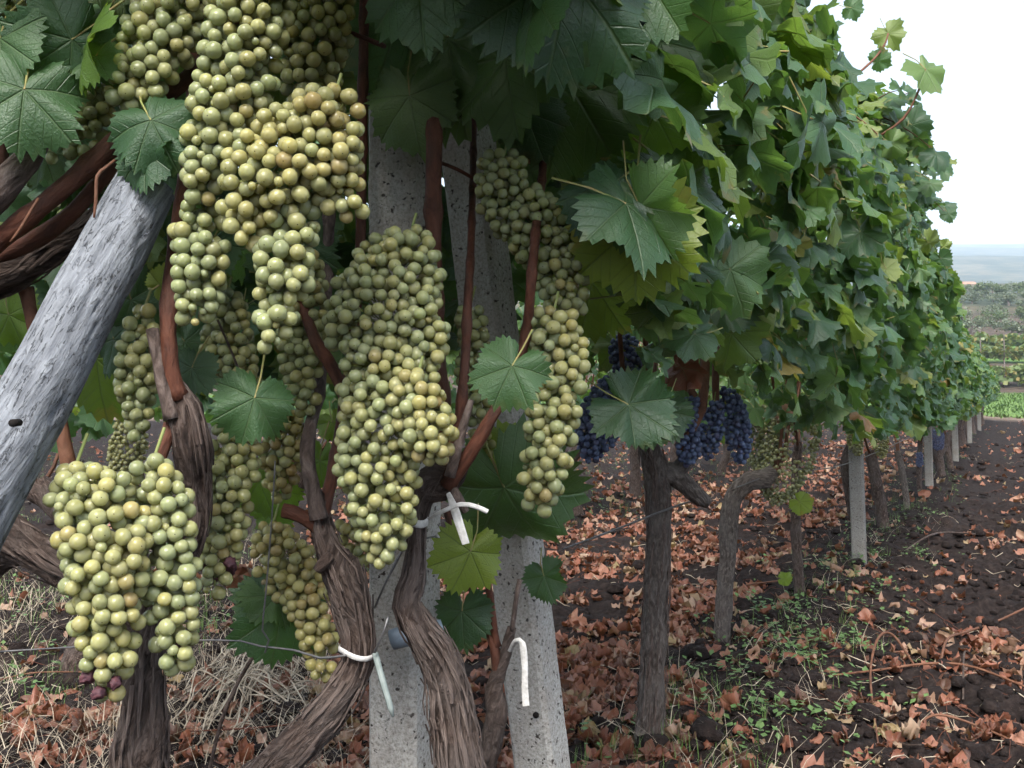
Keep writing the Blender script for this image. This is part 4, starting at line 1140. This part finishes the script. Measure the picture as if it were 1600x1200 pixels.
ribbon('plastic_ribbon', [P(796, 1018, 1.27), P(806, 1002, 1.25), P(816, 1006, 1.24), P(820, 1040, 1.24), P(820, 1075, 1.24), P(822, 1103, 1.24)], .0085, 'white plastic ribbon dangling before the leaning post', seed=3)
v, f, uv = tube(px([(612, 1000, 16, 1.245), (640, 992, 17, 1.245), (690, 985, 17, 1.25)]), sides=18, step=.01)
tag(link('plastic_pipe', mesh('plastic_pipe', v, f, uv, True, [M_pipe])), 'blue grey pipe end wedged between the near post and the gnarled trunk', 'pipe')
v, f, uv = tube(px([(586, 1020, 5, 1.12), (597, 1060, 5.5, 1.11), (610, 1105, 5, 1.10), (614, 1120, 2, 1.10)]), sides=10, step=.01, rough=.1)
tag(link('metal_rod', mesh('metal_rod', v, f, uv, True, [M_nail])), 'grey green rod hanging from the cream tie before the near post', 'rod')
def wire(pts, label, mat=M_wire, cat='wire', name='wire'):
    v, f, uv = tube(px(pts), sides=6, step=.02)
    return tag(link(name, mesh(name, v, f, uv, True, [mat])), label, cat)
wire([(0, 1018, 1.5, 1.2), (330, 1000, 1.5, 1.2), (408, 1010, 1.8, 1.19), (460, 1016, 2, 1.18), (500, 1028, 2, 1.16), (540, 1024, 2, 1.12)], 'wire running from the lower left to the cream tie')
wire([(585, 1020, 2, 1.11), (600, 985, 1.8, 1.11), (606, 965, 2, 1.11)], 'short twisted wire end above the cream tie')
wire([(585, 950, 1.8, 1.25), (605, 905, 1.8, 1.25), (618, 880, 2.5, 1.24), (628, 860, 2.5, 1.24), (660, 842, 1.6, 1.25), (680, 838, 1.8, 1.25), (696, 850, 1.6, 1.26)], 'twisted wire looped round the near post above the pipe')
wire([(430, 720, 1.4, 1.15), (424, 820, 1.4, 1.15), (415, 930, 1.5, 1.16), (410, 985, 1.5, 1.17), (420, 1000, 1.5, 1.18), (414, 1020, 1.5, 1.18)], 'thin wire hanging straight down left of the second trunk')
wire([(880, 858, 1.6, 2.2), (960, 828, 1.8, 2.35), (1050, 793, 1.8, 2.5), (1085, 782, 1.5, 2.6)], 'wire stretched across to the thick straight trunk')
wire([(1150, 762, 1.0, 3.3), (1230, 735, .9, 4), (1330, 722, .8, 5), (1450, 670, .6, 8.9), (1515, 640, .5, 15.5)], 'long trellis wire along the row between the distant posts')
wire([(400, 1020, 3.0, 1.3), (375, 1060, 3.2, 1.32), (345, 1130, 3.4, 1.35), (325, 1215, 3.5, 1.38)], 'thin grey stick leaning in the grass left of the slanting trunk', M_old, 'stick', 'stick')
# bracket at the post head
v, f, uv = tube(px([(575, 150, 12, 1.30), (590, 158, 16, 1.29), (608, 160, 16, 1.29), (618, 150, 10, 1.3)]), sides=12, step=.008)
tag(link('metal_bracket', mesh('metal_bracket', v, f, uv, True, [M_metal])), 'dark metal bracket at the head of the near post', 'bracket')

# ------------------------------------------------------------------ litter on the ground
def litter():
    r_ = np.random.default_rng(31)
    items = []
    def dens(x, y):
        w_ = row_w(x, y); n1 = noise.noise(Vector((x * 1.6, y * 1.6, 4))); n2 = noise.noise(Vector((x * 4.5, y * 4.5, 9)))
        if w_ < -.22 and w_ > -1.85: d_ = 1.25
        elif w_ < -1.75: d_ = .45
        elif w_ < .22: d_ = .16
        elif w_ < .8: d_ = .12 + .16 * smooth(.3, .8, w_)
        else: d_ = .26 + .6 * smooth(.8, 1.25, w_)
        if w_ > .45 and y < 3.6: d_ += .18
        if x * F / y + 800 < 480: d_ *= .20
        return d_ * max(0, min(1.3, .55 + 1.25 * n1 + .8 * n2))
    tries = 0
    while len(items) < 14000 and tries < 150000:
        tries += 1
        y = 1.7 * (26 / 1.7) ** (r_.random() ** 1.05)
        u = r_.uniform(-60, 1680); x = (u - 800) / F * y
        if x > row_x(y) + 4.5: continue
        if r_.random() > dens(x, y): continue
        items.append((x, y))
    objs = []
    for i, (x, y) in enumerate(items):
        s = r_.uniform(.012, .034) if r_.random() < .88 else r_.uniform(.034, .046) * (1 if y < 8 else 1.25)
        z = ground_z(x, y) + s * .22 + .004
        nor = Vector((r_.normal(0, .45), r_.normal(0, .45), 1)) * (1 if r_.random() < .6 else -1)
        an = r_.uniform(0, 6.28)
        M = Matrix.Translation((x, y, z)) @ frame(Vector((math.cos(an), math.sin(an), r_.normal(0, .25))), nor) @ Matrix.Scale(s, 4)
        objs.append((s / y, i, M))
    objs.sort(key=lambda q: -q[0])
    keep, jm, jp = 0, [], []
    for (k, i, M) in objs:
        u, v = proj(M.translation)
        if keep < 280 and 0 < u < 1600 and v < 1195 and (u > 880 or u < 560):
            o = bpy.data.objects.new('fallen_leaf', DRY[i % 6]); COL.objects.link(o); o.matrix_world = M
            side = row_w(M.translation.x, M.translation.y)
            if side < -.05: tag(o, 'dry reddish brown vine leaf lying among the litter left of the row', 'leaf', 'fallen leaves left of the row')
            else: tag(o, 'dry curled vine leaf lying on the soil right of the row', 'leaf', 'fallen leaves right of the row')
            keep += 1
        else:
            jm.append(M); jp.append(DRYJ[i % 4])
    o = link('leaf_litter', join_instances('leaf_litter', jp, jm, M_dryj)); kind(o, 'stuff')
    o['label'] = 'carpet of dry reddish vine leaves on the soil'; o['category'] = 'leaf litter'
litter()

def clods():
    r_ = np.random.default_rng(41)
    me = sphere_mesh('clod', M_soil, 7, 5, .7, 2, .5); ms = []
    for _ in range(9000):
        y = 2.0 * (16 / 2.0) ** (r_.random() ** 1.1); u = r_.uniform(-50, 1650); x = (u - 800) / F * y
        w_ = row_w(x, y)
        if not (.1 < w_ < 1.5) and r_.random() < .75: continue
        s = .006 + .034 * r_.random() ** 3.5
        ms.append(Matrix.Translation((x, y, ground_z(x, y) + s * .25)) @ Matrix.Rotation(r_.uniform(0, 6), 4, 'Z') @ Matrix.Diagonal((s * r_.uniform(.8, 1.5), s, s * r_.uniform(.6, 1), 1)))
    o = link('soil_clods', join_instances('soil_clods', [me] * len(ms), ms, M_soil)); kind(o, 'stuff')
    o['label'] = 'dark crumbly lumps of soil'; o['category'] = 'soil'
clods()

def blade(p, h, lean, an, wd):
    d = Vector((math.cos(an), math.sin(an), 0)); s = Vector((-d.y, d.x, 0)) * wd
    a, b_, t = p, p + Vector((0, 0, h * .55)) + d * lean * .3, p + Vector((0, 0, h)) + d * lean
    return [tuple(a - s), tuple(a + s), tuple(b_ - s * .7), tuple(b_ + s * .7), tuple(t)], [[0, 1, 3, 2], [2, 3, 4]]
def grass(name, n, mat, label, region, hr, wdr, leanr, seed, tuft=7, spread=.025):
    r_ = np.random.default_rng(seed); B = Buf(); made = 0; tries = 0
    while made < n and tries < n * 40:
        tries += 1
        y = 2.2 * (24 / 2.2) ** (r_.random() ** 1.2); u = r_.uniform(-60, 1680); x = (u - 800) / F * y
        w_ = row_w(x, y); pn_ = noise.noise(Vector((x * 1.9, y * 1.9, seed)))
        if r_.random() > region(w_, pn_, u, y): continue
        made += 1
        for _ in range(tuft):
            xx, yy = x + r_.normal(0, spread), y + r_.normal(0, spread)
            h = r_.uniform(*hr); v, f = blade(Vector((xx, yy, ground_z(xx, yy) - .004)), h, r_.uniform(*leanr) * h, r_.uniform(0, 6.28), r_.uniform(*wdr))
            B.add(v, f, [(0, 0)] * len(v))
    o = link(name, B.mesh(name, mat)); kind(o, 'stuff'); o['label'] = label; o['category'] = 'grass'
def reg_row(w_, n, u, y):
    k = math.exp(-((w_ - .08) / .24) ** 2) * (.45 + .9 * n)
    if w_ < -1.7: k = .5 + .8 * n
    return max(0, k)
def reg_left(w_, n, u, y): return max(0, (.5 + .9 * n)) if (u < 560 and y < 6) else max(0, math.exp(-((w_ - .1) / .3) ** 2) * .10)
grass('grass', 1500, M_grass, 'thin green grass along the foot of the row', reg_row, (.02, .075), (.0007, .0016), (.1, .8), 51)
grass('dry_grass', 1000, M_dgrass, 'pale dry grass stems in the soil', reg_left, (.03, .10), (.0006, .0013), (.8, 2.6), 52, 5, .04)

def weeds():
    r_ = np.random.default_rng(61); B = Buf(); made = 0
    while made < 700:
        y = 2.3 * (20 / 2.3) ** (r_.random() ** 1.25); u = r_.uniform(900, 1650) if r_.random() < .7 else r_.uniform(-40, 560); x = (u - 800) / F * y
        w_ = row_w(x, y); n_ = noise.noise(Vector((x * 1.5, y * 1.5, 17)))
        if r_.random() > max(0, math.exp(-((w_ - .12) / .25) ** 2) * (.5 + n_) + (.25 + .4 * n_ if w_ < -1.6 else 0)): continue
        made += 1
        for _ in range(r_.integers(4, 14)):
            an = r_.uniform(0, 6.28); d = Vector((math.cos(an), math.sin(an), 0)); L = r_.uniform(.009, .027)
            xx, yy = x + r_.normal(0, .025), y + r_.normal(0, .025)
            p = Vector((xx, yy, ground_z(xx, yy) + r_.uniform(.004, .05)))
            s = Vector((-d.y, d.x, 0)) * L * .38; up = Vector((0, 0, r_.uniform(-.2, .7)))
            t = p + (d + up) * L; m_ = p + (d + up * 1.2) * L * .5
            B.add([tuple(p), tuple(m_ - s), tuple(t), tuple(m_ + s)], [[0, 1, 2], [0, 2, 3]], [(0, 0)] * 4)
    o = link('weeds', B.mesh('weeds', M_weed)); kind(o, 'stuff'); o['label'] = 'small broad-leaved weeds along the row'; o['category'] = 'weeds'
weeds()

def on_ground(u, v):
    Y = CH * F / (v - 600); p = P(u, v, Y); return Vector((p.x, p.y, ground_z(p.x, p.y))), Y
def ground_stem(pts, label, mat=M_caneo, name='pruned_cane', cat='cane'):
    q = []
    for (u, v, r, h) in pts:
        p, Y = on_ground(u, v); q.append((p + Vector((0, 0, h + r / F * Y * .5 + .010)), r / F * Y * .44))
    vv, f, uv = tube(q, sides=8, step=.015, rough=.08, nodes=.09)
    return tag(link(name, mesh(name, vv, f, uv, True, [mat])), label, cat)
ground_stem([(1375, 1190, 3, .0), (1360, 1075, 4, .01), (1372, 1040, 4.5, .04), (1395, 1030, 4.5, .045), (1430, 1056, 4, .01), (1450, 1075, 3, 0)], 'arched pruned cane poking up in the lower right litter')
ground_stem([(1295, 1072, 3, .005), (1360, 1066, 4, .01), (1450, 1062, 4.5, .012), (1520, 1070, 4.5, .01), (1620, 1100, 4, .01)], 'long straight pruned cane across the lower right ground')
ground_stem([(1468, 1060, 4.5, 0), (1480, 1030, 4.5, .04), (1510, 1000, 4.5, .05), (1560, 975, 4, .04), (1630, 955, 3.5, .02)], 'curved pruned cane rising to the right edge')
ground_stem([(1380, 1165, 3, .005), (1420, 1150, 4, .012), (1465, 1142, 5, .02), (1540, 1152, 4.5, .015), (1625, 1185, 4, .01)], 'forked pruned cane near the bottom right corner')
ground_stem([(1360, 1100, 3, 0), (1400, 1160, 3, .008), (1440, 1180, 3, .01)], 'thin crossing twig near the bottom right corner', M_bark, 'twig', 'twig')
ground_stem([(1505, 1090, 3.5, 0), (1506, 1060, 3.5, .06), (1512, 1046, 2.5, .07)], 'short dark twig standing up at lower right', M_bark, 'twig', 'twig')
ground_stem([(1445, 1050, 2, 0), (1465, 1062, 2, .01), (1478, 1068, 2, .01)], 'thin pale straw on the dark soil at lower right', M_dgrass, 'straw', 'straw')
ground_stem([(930, 1130, 3, .005), (1000, 1045, 3, .01), (1060, 1012, 3, .01)], 'thin cane lying behind the thick straight trunk')
ground_stem([(1080, 960, 3, .0), (1160, 935, 3, .015), (1215, 925, 3, .01)], 'cane lying on red litter left of the thin stem')
ground_stem([(290, 1160, 3, .005), (400, 1158, 3.5, .01), (470, 1150, 3, .01)], 'red cane on the ground left of the slanting trunk', M_cane)
ground_stem([(0, 1060, 2.5, .005), (60, 1055, 2.5, .02), (170, 1050, 2.5, .01)], 'thin cane on the ground at the lower left', M_caneo)
ground_stem([(1400, 870, 2.5, 0), (1460, 855, 3, .02), (1530, 840, 2.5, .01)], 'cane lying on the dark strip at mid right', M_bark)
# broken twigs and straw strewn over the soil
def straw(name, n, mat, label, seed, left):
    r_ = np.random.default_rng(seed); B = Buf(); made = 0
    while made < n:
        y = 2.1 * (13 / 2.1) ** (r_.random() ** 1.2); u = r_.uniform(-50, 1650); x = (u - 800) / F * y; w_ = row_w(x, y)
        if r_.random() > (1.0 if (u < 560) == left else .45): continue
        made += 1; an = r_.uniform(0, 6.28); L = r_.uniform(.03, .14); k_ = r_.normal(0, .5); pts = []
        for j in range(4):
            t = j / 3 - .5; a2 = an + k_ * t
            q = Vector((x + math.cos(a2) * L * t, y + math.sin(a2) * L * t, 0)); q.z = ground_z(q.x, q.y) + .004 + r_.uniform(0, .012); pts.append((q, r_.uniform(.0007, .0017)))
        v, f, uv = tube(pts, sides=4, step=.05, cap=False); B.add(v, f, uv)
    o = link(name, B.mesh(name, mat)); kind(o, 'stuff'); o['label'] = label; o['category'] = 'straw'
straw('straw', 1100, M_dgrass, 'short pale straws strewn over the soil', 301, True)
straw('broken_twigs', 1500, M_cane, 'short reddish broken twigs strewn over the soil', 302, False)
# tangle of pale dead roots
def tangle():
    r_ = random.Random(71); B = Buf()
    for i in range(34):
        u0, v0 = r_.uniform(280, 400), r_.uniform(1080, 1160); pts = []
        for j in range(6):
            t = j / 5; u = u0 + t * r_.uniform(90, 170) - 20; v = v0 + 25 * math.sin(t * 4 + r_.uniform(0, 3)) - 30 * math.sin(t * 3.1)
            p, Y = on_ground(u, max(v, 1020)); p += Vector((0, 0, .01 + .07 * math.sin(t * 3.1) * r_.random())); pts.append((p, .0022))
        v, f, uv = tube(pts, sides=5, step=.02); B.add(v, f, uv)
    o = link('dead_grass_clump', B.mesh('dead_grass_clump', M_dgrass)); kind(o, 'stuff')
    o['label'] = 'tangled clump of pale dead stems left of the slanting trunk'; o['category'] = 'dead grass'
tangle()

# ------------------------------------------------------------------ far fields and slope
M_olive = leaf_material('olive_foliage', True, [(0, (.05, .07, .045)), (.5, (.09, .115, .08)), (1, (.15, .165, .12))], .2, (.15, .18, .06), 0)
M_scrub = leaf_material('scrub_foliage', True, [(0, (.03, .06, .02)), (.5, (.055, .095, .03)), (1, (.10, .13, .04))], .25, (.15, .2, .04), 0)
M_fvine = leaf_material('far_vine_foliage', True, [(0, (.06, .11, .03)), (.5, (.11, .16, .04)), (.85, (.2, .2, .05)), (1, (.35, .2, .05))], .3, (.2, .28, .04), 0)
def crown_mesh(name, mat, seed, n=1100, flat=.7, leaf=.075):
    r_ = np.random.default_rng(seed); V, Fs = [], []
    cl = [(r_.normal(0, .45), r_.normal(0, .45), r_.uniform(.15, .9) * flat, r_.uniform(.22, .42)) for _ in range(11)]
    for _ in range(n):
        cx, cy, cz, cr = cl[r_.integers(0, len(cl))]
        d = r_.normal(0, 1, 3); d /= np.linalg.norm(d); p = np.array([cx, cy, cz]) + d * cr * r_.random() ** .35
        a_ = r_.normal(0, 1, 3); a_ /= np.linalg.norm(a_); b_ = np.cross(a_, d); b_ /= (np.linalg.norm(b_) + 1e-6)
        s = leaf * r_.uniform(.5, 1.1); o = len(V)
        V += [tuple(p - a_ * s), tuple(p + b_ * s * .6), tuple(p + a_ * s), tuple(p - b_ * s * .6)]; Fs.append([o, o + 1, o + 2, o + 3])
    return mesh(name, V, Fs, [(0, 0)] * len(V), False, [mat])
CR = [crown_mesh('olive_crown', M_olive, s) for s in (1, 2, 3)]; CS = [crown_mesh('scrub_crown', M_scrub, s + 5, 1100, .8) for s in (1, 2)]
tk, tf, tuv = tube([(Vector((0, 0, -.15)), .09), (Vector((.03, 0, .15)), .06), (Vector((-.04, .03, .45)), .04), (Vector((.1, 0, .7)), .015)], sides=8, step=.1, rough=.2)
TR = mesh('olive_trunk', tk, tf, tuv, True, [M_barkg])
def far_trees():
    r_ = random.Random(81)
    spots = []
    for Y, n in ((82, 4), (92, 4), (103, 5), (115, 6), (128, 7), (142, 7)):
        for i in range(n):
            u = 1440 + (i + r_.random()) / n * 200; y = Y * r_.uniform(.93, 1.07)
            spots.append(((u - 800) / F * y, y))
    for i, (x, y) in enumerate(spots):
        z = ground_z(x, y); s = r_.uniform(.9, 1.75) * .95; scrub = r_.random() < .4
        o = empty('scrub_tree' if scrub else 'olive_tree', (x, y, z)); o.scale = (s * r_.uniform(1, 1.35), s, s * r_.uniform(.75, 1.05)); o.rotation_euler.z = r_.uniform(0, 6)
        if scrub: tag(o, 'dark green bushy tree among the olives on the far slope', 'tree', 'bushy trees on the far slope')
        else: tag(o, 'silvery grey green olive tree on the far slope', 'tree', 'olive trees on the far slope')
        c_ = bpy.data.objects.new('crown', (CS if scrub else CR)[i % (2 if scrub else 3)]); COL.objects.link(c_); c_.parent = o; c_.location.z = .25
        t_ = bpy.data.objects.new('trunk', TR); COL.objects.link(t_); t_.parent = o
far_trees()
def far_rows():
    r_ = np.random.default_rng(91)
    labs = ['low yellowing vine row on stakes, nearest beyond the green field', 'second low vine row beyond the green field', 'farthest low vine row below the olive trees']
    for k, Y in enumerate((51, 59, 68)):
        x0, x1 = (1440 - 800) / F * Y, (1660 - 800) / F * Y
        o = empty('distant_vine_row', ((x0 + x1) / 2, Y, ground_z((x0 + x1) / 2, Y))); tag(o, labs[k], 'vine row')
        V, Fs = [], []
        for _ in range(1500):
            x = r_.uniform(x0, x1); y = Y + r_.normal(0, .25) + .3 * noise.noise(Vector((x * .5, k, 0)))
            h = r_.random() ** .8 * (.75 + .3 * noise.noise(Vector((x * .9, k, 3)))); p = np.array([x, y, ground_z(x, y) + .25 + h])
            a_ = r_.normal(0, 1, 3); a_ /= np.linalg.norm(a_); b_ = np.cross(a_, r_.normal(0, 1, 3)); b_ /= np.linalg.norm(b_); s = r_.uniform(.09, .2); n = len(V)
            V += [tuple(p - a_ * s), tuple(p + b_ * s), tuple(p + a_ * s), tuple(p - b_ * s)]; Fs.append([n, n + 1, n + 2, n + 3])
        c_ = link('foliage', mesh('far_foliage', V, Fs, [(0, 0)] * len(V), False, [M_fvine])); child(c_, o, o.location); kind(c_, 'stuff')
        for i in range(6):
            x = x0 + (x1 - x0) * (i + .4) / 6; z = ground_z(x, Y)
            v, f, uv = tube([(Vector((x, Y - .3, z - .1)), .03), (Vector((x + .03, Y - .3, z + .8)), .03), (Vector((x, Y - .3, z + 1.35)), .028)], sides=6, step=.6)
            child(link('stake', mesh('stake', v, f, uv, True, [M_barkg])), o, o.location)
far_rows()
M_wall = simple('ochre_plaster', (.42, .28, .18), .9, .1, 1.5, (.50, .36, .25)); M_roof = simple('clay_roof', (.34, .14, .07), .9, .1, 3, (.42, .2, .12)); M_win = simple('dark_window', (.03, .03, .035), .3, .5)
def farmhouse():
    Y = 480; x = (1496 - 800) / F * Y; z = ground_z(x, Y) - .3; o = empty('farmhouse', (x, Y, z))
    tag(o, 'small ochre farmhouse with red roof low on the hazy hill', 'house')
    L, D, H = 7.5, 4, 3.2
    V = [(-L, -D, 0), (L, -D, 0), (L, D, 0), (-L, D, 0), (-L, -D, H), (L, -D, H), (L, D, H), (-L, D, H), (-L, 0, H + 1.4), (L, 0, H + 1.4)]
    w_ = link('wall', mesh('wall', V, [[0, 1, 5, 4], [1, 2, 6, 9, 5], [2, 3, 7, 6], [3, 0, 4, 8, 7]], None, False, [M_wall])); w_.parent = o
    e = .5
    V = [(-L - e, -D - e, H - .2), (L + e, -D - e, H - .2), (L + e, 0, H + 1.55), (-L - e, 0, H + 1.55), (L + e, D + e, H - .2), (-L - e, D + e, H - .2)]
    V += [(a_, b_, c_ + .2) for a_, b_, c_ in V]
    r_ = link('roof', mesh('roof', V, [[6, 7, 8, 9], [9, 8, 10, 11], [0, 3, 2, 1], [3, 5, 4, 2], [0, 1, 7, 6], [5, 11, 10, 4], [0, 6, 9, 3], [3, 9, 11, 5], [1, 2, 8, 7], [2, 4, 10, 8]], None, False, [M_roof])); r_.parent = o
    for xx in (-4.5, 0, 4.5):
        V = [(xx - .6, -D - .05, .9), (xx + .6, -D - .05, .9), (xx + .6, -D - .05, 2.4), (xx - .6, -D - .05, 2.4)]; V += [(a_, -D + .2, c_) for a_, b_, c_ in V]
        n_ = link('window', mesh('window', V, [[0, 1, 2, 3], [0, 4, 5, 1], [1, 5, 6, 2], [2, 6, 7, 3], [3, 7, 4, 0]], None, False, [M_win])); n_.parent = o
farmhouse()
def field_grass():
    r_ = np.random.default_rng(95); B = Buf()
    for _ in range(5000):
        y = r_.uniform(28, 47); x = (r_.uniform(1480, 1640) - 800) / F * y
        v, f = blade(Vector((x, y, ground_z(x, y) - .02)), r_.uniform(.05, .16), .1, r_.uniform(0, 6.28), .03); B.add(v, f, [(0, 0)] * 5)
    o = link('field_grass', B.mesh('field_grass', M_grass)); kind(o, 'stuff'); o['label'] = 'bright green grass of the field past the row end'; o['category'] = 'grass'
field_grass()

# ------------------------------------------------------------------ haze
def haze():
    x0, x1, y0, y1, z0, z1 = -2700, 2700, -2700, 2700, -3, 365
    V = [(x, y, z) for z in (z0, z1) for y in (y0, y1) for x in (x0, x1)]
    Fs = [[0, 2, 3, 1], [4, 5, 7, 6], [0, 1, 5, 4], [2, 6, 7, 3], [0, 4, 6, 2], [1, 3, 7, 5]]
    k = NT('haze_air'); vol = k.n('ShaderNodeVolumePrincipled', None, Color=(.72, .86, 1.0), Density=.0006, Anisotropy=.0)
    o_ = k.n('ShaderNodeOutputMaterial'); k.t.links.new(vol.outputs[0], o_.inputs['Volume'])
    o = link('haze', mesh('haze', V, Fs, None, False, [k.m])); kind(o, 'stuff')
    o['label'] = 'pale haze over the far hills'; o['category'] = 'haze'
haze()
